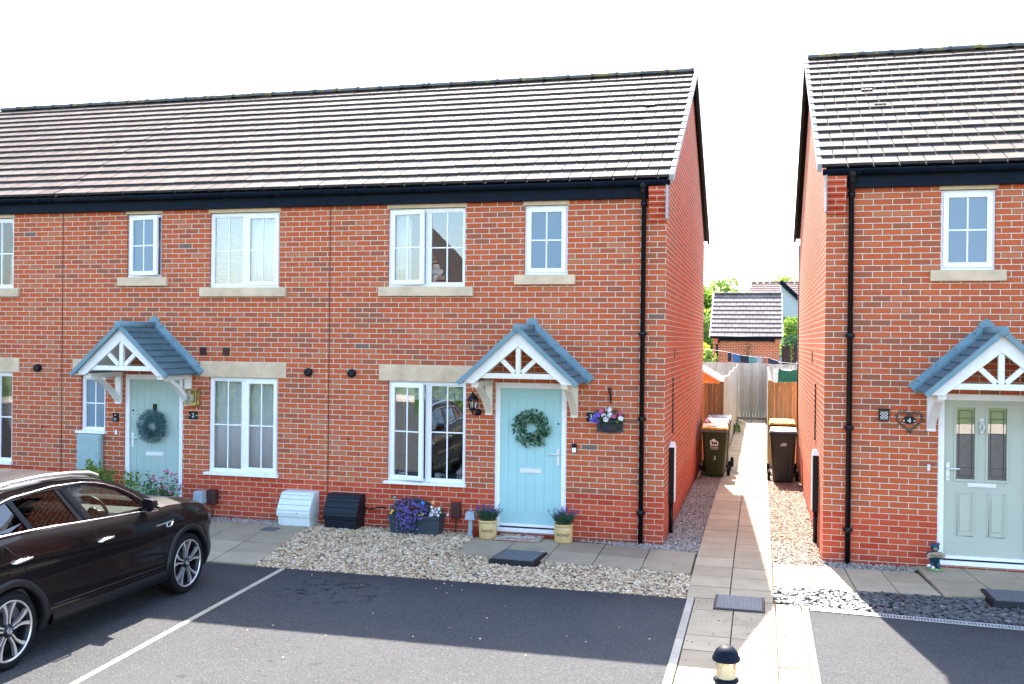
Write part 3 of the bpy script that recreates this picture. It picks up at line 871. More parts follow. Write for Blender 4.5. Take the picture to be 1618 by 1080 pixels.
def canopy(house, cx, y0, wood):
    D = .80; hw = .71; za, ze = 2.89, 2.24; yF = y0 - D
    root = MB()
    sl = Vector((hw, 0, ze - za)); L = sl.length; s = sl.normalized()
    # tiled slopes
    rm = MB(); rng = random.Random(int(cx * 10))
    nC = 8; ext = .09
    for sg in (-1, 1):
        up = Vector((sg * -s.z, 0, s.x)) if sg > 0 else Vector((s.z, 0, s.x))
        up = Vector((-s.z * sg, 0, s.x)); dr = Vector((s.x * sg, 0, s.z))
        for i in range(nC):
            a = (L + ext) * i / nC; b = (L + ext) * (i + 1) / nC + .008
            ys_ = [yF - .06 + (D + .06) * k / 4 + (0 if k in (0, 4) else (.06 if i % 2 else -.06)) for k in range(5)]
            for k in range(4):
                ya, yb = ys_[k] + .002, ys_[k + 1] - .002
                P = lambda t, y, h: Vector((cx, y, za + .05)) + dr * t + up * h
                rm.hexa([P(a, ya, .0), P(b, ya, .008), P(b, yb, .008), P(a, yb, .0)], [P(a, ya, .012), P(b, ya, .03), P(b, yb, .03), P(a, yb, .012)])
        # underside lining
    cr = rm.build('canopy', M['canopy'], house)
    # trim edge of the tiles, ridge roll and upstand flashing against the wall
    fl = MB()
    for sg in (-1, 1):
        up = Vector((-s.z * sg, 0, s.x)); dr = Vector((s.x * sg, 0, s.z))
        def PP(t, y, h): return Vector((cx, y, za + .05)) + dr * t + up * h
        a, b = 0, L + ext + .03
        fl.hexa([PP(a, y0 - .06, -.02), PP(b, y0 - .06, -.02), PP(b, y0, -.02), PP(a, y0, -.02)], [PP(a, y0 - .06, .055), PP(b, y0 - .06, .055), PP(b, y0, .12), PP(a, y0, .12)])
        fl.hexa([PP(a, yF - .10, -.02), PP(b, yF - .10, -.02), PP(b, yF - .061, -.02), PP(a, yF - .061, -.02)], [PP(a, yF - .10, .038), PP(b, yF - .10, .038), PP(b, yF - .061, .038), PP(a, yF - .061, .038)])
        for k in range(4):
            p = PP(.1 + (L - .1) * k / 3, y0 - .035, .09); fl.sphere(p, .012, 6, 4)
    fl.tube([(cx, yF - .10, za + .075), (cx, y0, za + .075)], .055, 8)
    fl.sphere((cx, yF - .10, za + .07), (.06, .012, .06), 12, 8)
    fl.prism([(cx - .10, za + .16), (cx, za + .235), (cx + .10, za + .16), (cx, za + .05)], 'y', y0 - .02, y0)
    fl.build('flashing', M['flash'], cr)
    # barge boards
    bb = MB()
    for sg in (-1, 1):
        up = Vector((-s.z * sg, 0, s.x)); dr = Vector((s.x * sg, 0, s.z))
        A = Vector((cx, yF, za)); B = A + dr * L
        w = .125
        lo = Vector((cx, yF, za - w / s.x)); loB = Vector((B.x, yF, ze - .02)) ; lo2 = Vector((B.x - sg * .11, yF, ze - .02))
        q = [A + Vector((0, 0, .035)), B + Vector((sg * .02, 0, .035)), B + Vector((sg * .02, 0, -.02)), lo2, lo]
        bb.prism([(p.x, p.z) for p in q], 'y', yF - .03, yF + .02)
    bb.build('barge_board', M['whitewood'], cr, bevel=.003)
    tr = MB(); yt0, yt1 = yF - .012, yF + .045
    tr.box(cx - hw + .14, cx + hw - .14, yt0 + .003, yt1, ze + .05, ze + .12)
    tr.box(cx - .033, cx + .033, yt0, yt1 - .004, ze + .12, za - .12)
    for sg in (-1, 1):
        tr.bar((cx + sg * .05, (yt0 + yt1) / 2, ze + .13), (cx + sg * .275, (yt0 + yt1) / 2, ze + .345), yt1 - yt0 - .008, .06)
    tr.build('truss', M[wood], cr, bevel=.003)
    # soffit boards under the tiles
    sf = MB()
    for sg in (-1, 1):
        up = Vector((-s.z * sg, 0, s.x)); dr = Vector((s.x * sg, 0, s.z))
        P = lambda t, y, h: Vector((cx, y, za + .05)) + dr * t + up * h
        sf.hexa([P(.02, yF + .022, -.035), P(L, yF + .022, -.035), P(L, y0, -.035), P(.02, y0, -.035)], [P(.02, yF + .022, -.006), P(L, yF + .022, -.006), P(L, y0, -.006), P(.02, y0, -.006)])
    sf.build('soffit', M['whitewood'], cr)
    for sg in (-1, 1):
        gb = MB(); x = cx + sg * .61; w = .05
        gb.box(x - w, x + w, y0 - .05, y0, 1.74, ze)
        gb.box(x - w + .002, x + w - .002, yF + .05, y0 - .052, ze - .075, ze - .002)
        # slightly bowed brace
        N_ = 6; o1 = []; o2 = []
        A_ = Vector((y0 - .56, ze - .08)); B_ = Vector((y0 - .045, 1.80)); nn = Vector((B_.y - A_.y, -(B_.x - A_.x))).normalized()
        for k in range(N_ + 1):
            t = k / N_; p = A_.lerp(B_, t) - nn * .035 * math.sin(t * math.pi)
            o1.append((p.x + nn.x * .03, p.y + nn.y * .03)); o2.append((p.x - nn.x * .03, p.y - nn.y * .03))
        gb.prism(o1 + o2[::-1], 'x', x - w + .008, x + w - .008)
        for z in (1.82, 2.1): gb.sphere((x, y0 - .05, z), (.012, .006, .012), 6, 4)
        gb.build('gallows_bracket', M[wood], cr, bevel=.004)
    return cr


def door_frame(house, x0, x1, z0, z1, y):
    m = MB(); w = .075
    m.box(x0, x0 + w, y + .02, y + .10, z0, z1); m.box(x1 - w, x1, y + .02, y + .10, z0, z1); m.box(x0 + w, x1 - w, y + .02, y + .10, z1 - w, z1)
    m.box(x0 + .002, x1 - .002, y - .03, y + .10, z0 - .055, z0 + .0)
    return m.build('door_frame', M['white'], house, bevel=.004)


def lever(mb, x, y, z, sg):
    mb.box(x - .018, x + .018, y - .012, y, z - .12, z + .10)
    mb.tube([(x, y - .012, z + .03), (x, y - .05, z + .03), (x + sg * .03, y - .055, z + .03), (x + sg * .13, y - .052, z + .03)], .011, 8)
    mb.lathe([(.0, -.018), (.014, -.016), (.014, 0)], 10, (x, y, z - .07), 'y')


def letter_plate(parent, cx, z, y, w=.31, h=.065):
    m = MB(); m.box(cx - w / 2, cx + w / 2, y - .014, y, z - h / 2, z + h / 2); m.box(cx - w / 2 + .02, cx + w / 2 - .02, y - .02, y - .0141, z - h / 2 + .012, z + h / 2 - .008)
    return m.build('letter_plate', M['satin'], parent, bevel=.003)


def cottage_door(house, x0, x1, z0, z1, y, mat, hinge_left, peep=False):
    """boarded composite door"""
    m = MB(); yd = y + .045
    bw = .115
    m.box(x0, x0 + bw, yd, yd + .05, z0, z1); m.box(x1 - bw, x1, yd, yd + .05, z0, z1)
    m.box(x0 + bw, x1 - bw, yd, yd + .05, z1 - .13, z1); m.box(x0 + bw, x1 - bw, yd, yd + .05, z0, z0 + .19)
    n = 5; wv = (x1 - x0 - 2 * bw) / n
    hole = ((x0 + x1) / 2 - .062, (x0 + x1) / 2 + .062, z0 + 1.36, z0 + 1.58) if peep else None
    for i in range(n):
        a, b = x0 + bw + i * wv + .0008, x0 + bw + (i + 1) * wv - .0008
        m.box(a, b, yd + .0025, yd + .045, z0 + .19, z1 - .13)
    d = m.build('door', M[mat], house, bevel=.0015)
    if peep:
        p = MB(); frame_rect(p, *hole[:2], *hole[2:], yd - .006, yd + .008, .022); p.build('pane_frame', M[mat], d, bevel=.003)
        p = MB(); p.box(hole[0] + .02, hole[1] - .02, yd + .0, yd + .004, hole[2] + .02, hole[3] - .02); p.build('pane', M['privacy'], d)
    h = MB(); hx = x1 - .05 if hinge_left else x0 + .05
    lever(h, hx, yd, z0 + 1.0, -1 if hinge_left else 1); h.build('handle', M['satin'], d)
    letter_plate(d, (x0 + x1) / 2 + .0, z0 + .78, yd + .006)
    k = MB(); k.lathe([(0, -.012), (.014, -.01), (.014, 0)], 10, (hx - (.0 if hinge_left else 0), yd, z0 + 1.45), 'y'); k.build('lock', M['black'], d)
    w = MB(); w.box(x0 + .004, x1 - .004, yd - .022, yd - .001, z0 - .004, z0 + .035); w.build('weather_bar', M['white'], d, bevel=.003)
    return d


def rounds(mb, x, z, y=0.0):
    mb.lathe([(.062, 0), (.062, -.05), (.055, -.062), (.03, -.066)], 16, (x, y, z), 'y')
    mb.lathe([(.0, -.03), (.045, -.035)], 16, (x, y - .03, z), 'y')


YB = 8.85; YR = 4.42; ZR = 7.60; YE = -.20; ZE = 4.985


def base_house(name, label, x0, x1, y0, ops, gl, gr, seed, yb=YB, zw=4.93, inner=True, bright=False):
    h = thing(name, label, 'house', ((x0 + x1) / 2, y0, 0))
    wm = MB()
    wall_front(wm, x0, x1, y0, -.02, zw, ops, .12)
    yr = y0 + YR; zr = ZR - .05
    for on, x, sg in ((gl, x0, -1), (gr, x1, 1)):
        if not on: continue
        poly = [(y0, -.02), (yb, -.02), (yb, zw), (yr, zr), (y0, zw)]
        vs_ = [(x, a, b) for a, b in poly]
        wm.add(vs_, [(0, 1, 2, 3, 4) if sg > 0 else (4, 3, 2, 1, 0)])
    if bright:
        wall_front(wm, x0, x1, yb, -.02, zw, [(x0 + .7, x0 + 1.9, .9, 2.2), (x0 + 2.6, x0 + 3.9, .9, 2.2), (x0 + .7, x0 + 1.9, 3.3, 4.5), (x0 + 2.6, x0 + 3.9, 3.3, 4.5)], -.1)
    else: wm.quad((x1, yb, -.02), (x0, yb, -.02), (x0, yb, zw), (x1, yb, zw))
    for on, x in ((gl, x0 + .003), (gr, x1 - .003)):
        if not on: wm.add([(x, y0, -.02), (x, yb, -.02), (x, yb, zw), (x, yr, zr), (x, y0, zw)], [(0, 1, 2, 3, 4)])
    wm.build('wall', M['brick'], h, recalc=False)
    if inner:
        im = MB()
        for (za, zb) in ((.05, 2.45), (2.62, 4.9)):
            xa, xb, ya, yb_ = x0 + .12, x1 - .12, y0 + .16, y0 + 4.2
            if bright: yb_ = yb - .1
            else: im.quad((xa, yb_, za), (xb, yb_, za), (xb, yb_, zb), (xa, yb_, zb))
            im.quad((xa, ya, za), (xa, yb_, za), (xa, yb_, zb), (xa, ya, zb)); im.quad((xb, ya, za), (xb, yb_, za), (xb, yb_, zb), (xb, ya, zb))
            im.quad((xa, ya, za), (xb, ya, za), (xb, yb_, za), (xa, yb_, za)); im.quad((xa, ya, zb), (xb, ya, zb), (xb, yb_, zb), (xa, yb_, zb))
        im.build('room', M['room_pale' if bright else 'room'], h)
    pitched_roof(h, x0 - (.0 if not gl else .07), x1 + (0 if not gr else .05), y0 + YE, ZE, y0 + YR, ZR, yb + .3, ZE + .1, (gl, gr), seed)
    return h


def window_hole(x0, x1, z0, z1): return (x0, x1, z0, z1)


# ---- middle house, number 3
W3 = [(-4.0, -2.83, 3.55, 4.68), (-1.97, -1.355, 3.71, 4.68), (-3.98, -2.80, .735, 2.19)]
D3 = (-2.37, -1.34, .17, 2.20)
H3 = base_house('terraced_house', 'red brick end terrace house with pale blue front door', -4.91, 0, 0, W3 + [D3], False, True, 11)
window(H3, *W3[0], 0, [(.5, 'sash', 9), (.5, 'fixed', 0)])
window(H3, *W3[1], 0, [(1, 'sash', 0)], 'obscure')
window(H3, *W3[2], 0, [(.5, 'sash', 12), (.5, 'fixed', 0)], 'lowglass')
stone_piece(H3, 'sill', -4.13, -2.70, 3.415, 3.55, -.06, .1); stone_piece(H3, 'sill', -2.10, -1.235, 3.575, 3.71, -.06, .1)
stone_piece(H3, 'lintel', -4.02, -2.81, 4.68, 4.75, -.012, .1); stone_piece(H3, 'lintel', -1.99, -1.335, 4.68, 4.75, -.012, .1)
stone_piece(H3, 'lintel', -4.12, -2.60, 2.19, 2.43, -.012, .1); white_sill(H3, -4.02, -2.78, .735, 0)
door_frame(H3, *D3, 0); cottage_door(H3, -2.295, -1.415, .19, 2.125, 0, 'duckegg', True)
canopy(H3, -1.84, 0, 'cream')
gutter(H3, -4.91, .06, -.17, 4.945, 4.735, 4.93, -.09, -4.91, -.245)
downpipe(H3, -.30, 0, 4.92, -.17)
cb = MB()
for i in range(6): cb.box(-.225, 0.004, -.02 - .028 * (i + 1), .0, 4.42 + .075 * i, 4.42 + .075 * (i + 1))
cb.build('corbel', M['redbrickwork'], H3)
cb = MB(); cb.box(.0045, .022, -.19, .0, 4.44, 4.91); cb.build('verge_end', M['verge'], H3)
sq = MB(); rounds(sq, -4.54, 2.29); sq.build('vent', M['black'], H3)
ab = MB(); ab.box(0, .006, 1.42, 1.64, 2.56, 2.70); ab.build('air_brick', M['brown'], H3)
ab = MB()
for i in range(11): ab.box(0, .018, 1.18, 1.27, 1.46 + i * .075, 1.525 + i * .075)
ab.build('cable_cover', M['brown'], H3)

# ---- house 2
W2 = [(-8.35, -7.73, 3.71, 4.69), (-6.90, -5.73, 3.545, 4.68), (-6.89, -5.73, .735, 2.19), (-9.16, -8.71, 1.29, 2.17)]
D2 = (-8.365, -7.335, .17, 2.20)
H2 = base_house('terraced_house', 'red brick terrace house with sage green door, black car in front', -9.51, -4.91, 0, W2 + [D2], False, False, 12, bright=True)
window(H2, *W2[0], 0, [(.999, 'sash', 11)], 'obscure')
window(H2, *W2[1], 0, [(.5, 'fixed', 0), (.5, 'sash', 0)])
window(H2, *W2[2], 0, [(.5, 'fixed', 0), (.5, 'sash', 0)])
window(H2, *W2[3], 0, [(1, 'fixed', 0)], 'obscure')
stone_piece(H2, 'sill', -8.48, -7.61, 3.575, 3.71, -.06, .1); stone_piece(H2, 'sill', -7.04, -5.60, 3.41, 3.545, -.06, .1)
stone_piece(H2, 'lintel', -8.37, -7.71, 4.69, 4.75, -.012, .1); stone_piece(H2, 'lintel', -6.92, -5.71, 4.68, 4.75, -.012, .1)
stone_piece(H2, 'lintel', -7.04, -5.60, 2.19, 2.42, -.012, .1); stone_piece(H2, 'lintel', -9.31, -8.55, 2.17, 2.42, -.012, .1)
white_sill(H2, -6.94, -5.71, .735, 0); white_sill(H2, -9.22, -8.68, 1.29, 0)
door_frame(H2, *D2, 0); cottage_door(H2, -8.285, -7.415, .19, 2.125, 0, 'sage', False, True)
canopy(H2, -7.84, 0, 'whitewood')
gutter(H2, -9.51, -4.91, -.17, 4.945, 4.735, 4.93, -.09)
sq = MB(); rounds(sq, -5.23, 2.29); sq.build('vent', M['black'], H2)
for x in (-6.99, -6.60):
    sq = MB(); sq.box(x - .055, x + .055, -.012, 0, 2.52, 2.64)
    for k in range(5): sq.box(x - .05, x + .05, -.022, -.0125, 2.525 + k * .023, 2.537 + k * .023)
    sq.build('air_brick', M['brown'], H2)
ml = MB(); ml.box(-4.916, -4.904, -.004, 0, .1, 4.74); ml.build('movement_joint', M['brown'], H2)
ml = MB(); ml.box(-9.516, -9.504, -.004, 0, .1, 4.74); ml.build('movement_joint', M['brown'], H2)

# ---- house 1, mostly beyond the left edge
W1 = [(-11.6, -10.44, 3.545, 4.68), (-11.6, -10.44, .735, 2.19)]
D1 = (-13.4, -12.37, .17, 2.20)
H1 = base_house('terraced_house', 'red brick terrace house cut off by the left edge of the photo', -14.56, -9.51, 0, W1 + [D1], True, False, 13, bright=True)
for q in W1: window(H1, *q, 0, [(.5, 'fixed', 0), (.5, 'fixed', 0)])
stone_piece(H1, 'sill', -11.74, -10.31, 3.41, 3.545, -.06, .1); stone_piece(H1, 'lintel', -11.62, -10.42, 4.68, 4.75, -.012, .1)
stone_piece(H1, 'lintel', -11.74, -10.31, 2.19, 2.42, -.012, .1); white_sill(H1, -11.65, -10.42, .735, 0)
door_frame(H1, *D1, 0); cottage_door(H1, -13.325, -12.445, .19, 2.125, 0, 'sage', False, True); canopy(H1, -12.88, 0, 'whitewood')
gutter(H1, -14.56, -9.51, -.17, 4.945, 4.735, 4.93, -.09)
sq = MB(); rounds(sq, -9.95, 2.27); sq.build('vent', M['black'], H1)

# ---- right house, number 4
Y4 = -.4; X4 = 2.03
W4 = [(3.37, 3.985, 3.71, 4.69)]
D4 = (3.365, 4.42, .17, 2.20)
H4 = base_house('brick_house', 'red brick house on the right with grey green door', X4, 8.6, Y4, W4 + [D4], True, True, 14, yb=8.6)
window(H4, *W4[0], Y4, [(1, 'sash', 0)], 'obscure')
stone_piece(H4, 'sill', 3.25, 4.10, 3.575, 3.71, Y4 - .06, Y4 + .1); stone_piece(H4, 'lintel', 3.345, 4.01, 4.69, 4.75, Y4 - .012, Y4 + .1)
door_frame(H4, *D4, Y4)
yd = Y4 + .045
dm = MB(); dx0, dx1, dz0, dz1 = 3.44, 4.345, .19, 2.125
GX = [(3.575, 3.79), (3.93, 4.145)]
holes = [(a, b, 1.16, 2.04) for a, b in GX]
wall_front(dm, dx0, dx1, yd, dz0, dz1, holes, .04)
dm.box(dx0, dx1, yd + .041, yd + .045, dz0, 1.15); 
door4 = dm.build('door', M['putty'], H4)
for (a, b) in GX:
    p = MB(); frame_rect(p, a - .025, b + .025, 1.135, 2.065, yd - .014, yd + .004, .028); p.build('glazing_frame', M['putty'], door4, bevel=.004)
    p = MB(); p.box(a - .002, b + .002, yd + .012, yd + .016, 1.158, 2.042); p.build('pane', M['lowglass'], door4)
    p = MB(); frame_rect(p, a + .032, b - .032, 1.20, 2.0, yd + .008, yd + .0115, .007)
    for z in (1.30, 1.90): p.box(a, b, yd + .0085, yd + .0112, z - .003, z + .003)
    p.build('leading', M['lead'], door4)
    p = MB(); frame_rect(p, a, b, .47, 1.01, yd - .008, yd - .0002, .022); p.box(a + .05, b - .05, yd - .009, yd - .0002, .53, .95); p.build('moulded_panel', M['putty'], door4, bevel=.006)
p = MB(); lever(p, 3.485, yd, 1.26, 1); p.build('handle', M['satin'], door4)
letter_plate(door4, 3.87, 1.095, yd, .32, .05)
p = MB(); p.lathe([(.0, -.02), (.022, -.016), (.03, 0)], 12, (3.862, yd, 1.88), 'y'); p.tube([(3.862, yd - .02, 1.88), (3.835, yd - .03, 1.80), (3.862, yd - .034, 1.735), (3.889, yd - .03, 1.80), (3.862, yd - .02, 1.88)], .008, 6); p.sphere((3.862, yd - .025, 1.74), .02, 8, 6); p.build('knocker', M['satin'], door4)
p = MB(); p.box(3.444, 4.341, yd - .022, yd - .001, .186, .225); p.build('weather_bar', M['white'], door4)
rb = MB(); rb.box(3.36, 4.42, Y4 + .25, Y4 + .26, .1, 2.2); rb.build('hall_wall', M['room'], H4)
canopy(H4, 3.89, Y4, 'whitewood')
gutter(H4, X4 - .06, 8.6, Y4 - .17, 4.945, 4.735, 4.93, Y4 - .09, X4 + .245, 8.6)
downpipe(H4, X4 + .295, Y4, 4.92, Y4 - .17)
cb = MB()
for i in range(6): cb.box(X4 - .004, X4 + .225, Y4 - .02 - .028 * (i + 1), Y4, 4.42 + .075 * i, 4.42 + .075 * (i + 1))
cb.build('corbel', M['redbrickwork'], H4)
cb = MB(); cb.box(X4 - .022, X4 - .0045, Y4 - .19, Y4, 4.44, 4.91); cb.build('verge_end', M['verge'], H4)
for yv in (2.55, 2.75):
    ab = MB(); ab.box(X4 - .006, X4, yv, yv + .1, 2.5, 2.68); ab.build('air_brick', M['brown'], H4)
ab = MB()
for i in range(11): ab.box(X4 - .018, X4, 1.50, 1.59, 1.40 + i * .075, 1.465 + i * .075)
ab.build('cable_cover', M['brown'], H4)
dp = MB(); dp.tube([(X4 + .01, 8.64, 4.9), (X4 + .01, 8.64, .06)], .034, 8); dp.build('downpipe', M['black'], H4)
# vent tiles on the roofs
for H, x, t, y0, c in ((H3, -.62, .62, 0, 'blackmatte'), (H3, -.75, .50, 0, 'tile_edge_shade'), (H4, 2.66, .60, Y4, 'blackmatte'), (H4, 2.78, .46, Y4, 'tile_edge_shade')):
    s = Vector((0, YR - YE, ZR - ZE)); p = Vector((x, y0 + YE, ZE)) + s * t; sn = s.normalized(); nr = Vector((0, -sn.z, sn.y))
    v = MB()
    for k in range(3):
        a = p + Vector((.055 * k, 0, 0)) + nr * .03
        v.hexa([a - sn * .03, a - sn * .03 + Vector((.045, 0, 0)), a + sn * .05 + Vector((.045, 0, 0)), a + sn * .05], [a - sn * .03 + nr * .02, a - sn * .03 + nr * .02 + Vector((.045, 0, 0)), a + sn * .05 + nr * .012 + Vector((.045, 0, 0)), a + sn * .05 + nr * .012])
    v.build('roof_vent', M[c], H)

#PART2
# ------------------------------------------------------------------ small fittings on and round the houses
def single(mb, name, mat, label, cat, group=None, bevel=0, remesh=0, **k):
    o = mb.build(name, mat, None, bevel=bevel, remesh=remesh, **k); recentre(o)
    return tag(o, label, cat, group)


def sign(label, x, z, y, w, h, s):
    t = thing('house_number', label, 'house sign', (x, y, z))
    m = MB(); m.box(x - w / 2, x + w / 2, y - .012, y, z - h / 2, z + h / 2); m.build('plaque', M['black'], t, bevel=.003)
    text_mesh('numeral', s, h * .75, Matrix.Translation((x, y - .0135, z)) @ FACE_FRONT, M['whitepaint'], t)
    for sg in (-1, 1):
        m = MB(); m.lathe([(0, -.016), (.009, -.014), (.009, -.0122)], 8, (x + sg * w * .40, y, z), 'y'); m.build('screw', M['whitepaint'], t)
    return t


sign('black number 3 plaque beside the hanging flower basket', -1.0, 1.755, 0, .125, .125, '3')
sign('black number 2 plaque below the brass wall lamp', -7.15, 1.595, 0, .15, .12, '2')
t = thing('house_number', 'heart shaped bronze scrollwork sign with number 4', 'house sign', (3.03, Y4, 1.86))
m = MB()
hp = []
for k in range(41):
    a = 2 * math.pi * k / 40
    hp.append((3.03 + .0088 * 16 * math.sin(a) ** 3, Y4 - .015, 1.862 + .0082 * (13 * math.cos(a) - 5 * math.cos(2 * a) - 2 * math.cos(3 * a) - math.cos(4 * a))))
m.tube(hp, .010, 6)
for k in range(1, 40, 2):
    p = Vector(hp[k]); c = Vector((3.03, Y4 - .015, 1.86)); q = p + (p - c).normalized() * .012
    cc = [(q.x + .015 * math.cos(b), Y4 - .015, q.z + .015 * math.sin(b)) for b in [j * math.pi / 4 for j in range(9)]]
    m.tube(cc, .0042, 5)
m.build('scrollwork', M['bronze'], t)
m = MB(); m.prism([(3.03 + .08 * math.cos(a) , 1.86 + .06 * math.sin(a) * (1 if math.sin(a) > 0 else .7)) for a in [2 * math.pi * k / 20 for k in range(20)]], 'y', Y4 - .022, Y4 - .004); m.build('plaque', M['black'], t)
text_mesh('numeral', '4', .085, Matrix.Translation((3.03, Y4 - .0235, 1.86)) @ FACE_FRONT, M['whitepaint'], t)
for sg in (-1, 1):
    m = MB(); m.lathe([(0, -.027), (.010, -.025), (.010, -.0222)], 8, (3.03 + sg * .062, Y4, 1.86), 'y'); m.build('screw', M['whitepaint'], t)

# wall lantern by the lower window
lx, ly = -2.66, 0
t = thing('wall_lantern', 'black coach lantern on the brick beside the blue door', 'wall lamp', (lx, ly, 1.72))
m = MB(); m.lathe([(0, -.03), (.04, -.026), (.05, 0)], 14, (lx + .05, 0, 1.775), 'y'); m.tube([(lx + .05, -.02, 1.775), (lx + .05, -.10, 1.745), (lx, -.13, 1.76), (lx, -.13, 1.82)], .012, 8); m.build('bracket', M['black'], t)
m = MB(); m.lathe([(.0, .215), (.012, .21), (.016, .185), (.05, .15), (.085, .115), (.088, .10), (.0, .10)], 6, (lx, -.13, 1.86), smooth=False); m.lathe([(0, .005), (.045, .0), (.06, -.02), (.02, -.045), (0, -.05)], 6, (lx, -.13, 1.84), smooth=False)
for k in range(6):
    a = k * math.pi / 3; m.tube([(lx + .045 * math.cos(a), -.13 + .045 * math.sin(a), 1.84), (lx + .075 * math.cos(a), -.13 + .075 * math.sin(a), 1.965)], .006, 5)
m.build('cage', M['black'], t)
m = MB(); m.lathe([(.042, .0), (.07, .118)], 6, (lx, -.13, 1.845), smooth=False); m.build('glass', M['clearglass'], t)
m = MB(); m.lathe([(.0, .0), (.016, .005), (.016, .05), (.022, .07), (.0, .10)], 10, (lx, -.13, 1.845)); m.build('bulb', M['cream'], t)

t = thing('wall_lantern', 'square brass and glass lamp beside the sage green door canopy', 'wall lamp', (-7.12, 0, 1.75))
m = MB(); m.box(-7.22, -7.03, -.035, 0, 1.76, 2.0); m.box(-7.22, -7.03, -.13, -.036, 1.755, 1.775); m.box(-7.22, -7.03, -.13, -.036, 1.985, 2.005)
for xx in (-7.215, -7.037): m.box(xx - .006, xx + .006, -.13, -.118, 1.776, 1.984)
m.build('cage', plain('brass', (.42, .30, .12), .35, .8), t)
m = MB(); m.box(-7.208, -7.044, -.124, -.04, 1.777, 1.983); m.build('glass', M['clearglass'], t)
m = MB(); m.sphere((-7.125, -.08, 1.87), (.035, .03, .06), 10, 8); m.build('bulb', M['cream'], t)

t = thing('wall_lantern', 'small black lattice wall light near the number 4 heart', 'wall lamp', (2.735, Y4, 1.86))
m = MB(); frame_rect(m, 2.675, 2.795, 1.855, 1.985, Y4 - .055, Y4, .014); m.box(2.668, 2.802, Y4 - .06, Y4, 1.985, 2.0)
for k in range(-3, 4):
    for sg in (-1, 1):
        x_, z_ = 2.735 + k * .036, 1.92
        a = Vector((x_ - .06, Y4 - .052, z_ - .06 * sg)); b = Vector((x_ + .06, Y4 - .052, z_ + .06 * sg))
        pts = [a.lerp(b, i / 12) for i in range(13)]; pts = [p for p in pts if 2.686 < p.x < 2.784]
        if len(pts) > 1: m.bar(pts[0], pts[-1], .006, .004, (0, 1, 0))
m.build('lattice', M['black'], t)
m = MB(); m.box(2.69, 2.78, Y4 - .048, Y4 - .01, 1.868, 1.972); m.build('lens', M['whitepaint'], t)

m = MB(); m.box(-1.262, -1.192, -.03, 0, 1.255, 1.38); o = single(m, 'doorbell', M['black'], 'black and white video doorbell right of the pale blue door', 'doorbell', bevel=.006)
b = MB(); b.box(-1.255, -1.199, -.034, -.0305, 1.262, 1.325); k = b.build('button_panel', M['white'], None, bevel=.004); k.location = (0, 0, 0); k.parent = o; k.location = -Vector(o.location)
m = MB(); m.box(-8.555, -8.46, -.03, 0, 1.455, 1.595); o = single(m, 'doorbell', M['black'], 'black video doorbell left of the sage green door', 'doorbell', bevel=.008)
b = MB(); b.lathe([(.012, -.002), (.022, -.004), (.022, 0)], 14, (-8.507, -.031, 1.495), 'y'); b.lathe([(.0, -.004), (.012, -.002), (.012, 0)], 12, (-8.507, -.031, 1.56), 'y'); k = b.build('button', M['galv'], None); k.parent = o; k.location = -Vector(o.location)
m = MB(); m.box(-8.525, -8.485, -.018, 0, 1.255, 1.325); single(m, 'doorbell', M['white'], 'small white bell push below the black video doorbell', 'doorbell', bevel=.006)
m = MB(); m.box(3.243, 3.277, Y4 - .022, Y4, 1.255, 1.33); m.lathe([(0, -.03), (.012, -.027), (.012, -.0221)], 10, (3.26, Y4, 1.305), 'y'); single(m, 'doorbell', M['whitepaint'], 'tiny white bell push left of the grey green door', 'doorbell', bevel=.004)
for x, z, lb in ((-5.20, 1.33, 'tiny brown hook on the brick near the wide lower net curtain window'), (-4.58, 1.33, 'tiny brown hook on the brick left of the open lower window'), (-9.86, 1.34, 'tiny brown hook on the brick near the left photo edge')):
    m = MB(); m.lathe([(.012, -.006), (.012, 0)], 8, (x, 0, z), 'y'); m.tube([(x, -.005, z), (x, -.035, z), (x, -.045, z - .02), (x, -.03, z - .035)], .006, 6); single(m, 'wall_hook', M['brown'], lb, 'hook')

# ---------------------------------------------------------------- leaves and flowers
rnd = random.Random(8)


def leafball(mb, c, r, n, L, W, mi=0, seed=1, up=.35):
    q = random.Random(seed)
    for _ in range(n):
        d = Vector((q.gauss(0, 1), q.gauss(0, 1), q.gauss(0, 1))).normalized()
        k = q.uniform(.35, 1) ** .6
        p = Vector((c[0] + d.x * r[0] * k, c[1] + d.y * r[1] * k, c[2] + d.z * r[2] * k))
        mb.leaf(p, d + Vector((q.uniform(-.6, .6), q.uniform(-.6, .6), up)), L * q.uniform(.7, 1.3), W * q.uniform(.7, 1.3), mi, Vector((q.gauss(0, 1), q.gauss(0, 1), q.gauss(0, 1))))


def flower(mb, p, r, mi, q, n=5, d=None):
    d = d or Vector((q.uniform(-.5, .5), -1, q.uniform(.1, .9))).normalized()
    a = d.orthogonal().normalized(); b = d.cross(a)
    for k in range(n):
        t = 2 * math.pi * k / n + q.uniform(-.2, .2); v = a * math.cos(t) + b * math.sin(t); s = d.cross(v)
        P = Vector(p)
        mb.add([P, P + v * r * .6 + s * r * .5 + d * r * .1, P + v * r, P + v * r * .6 - s * r * .5 + d * r * .1], [(0, 1, 2, 3)], mi)


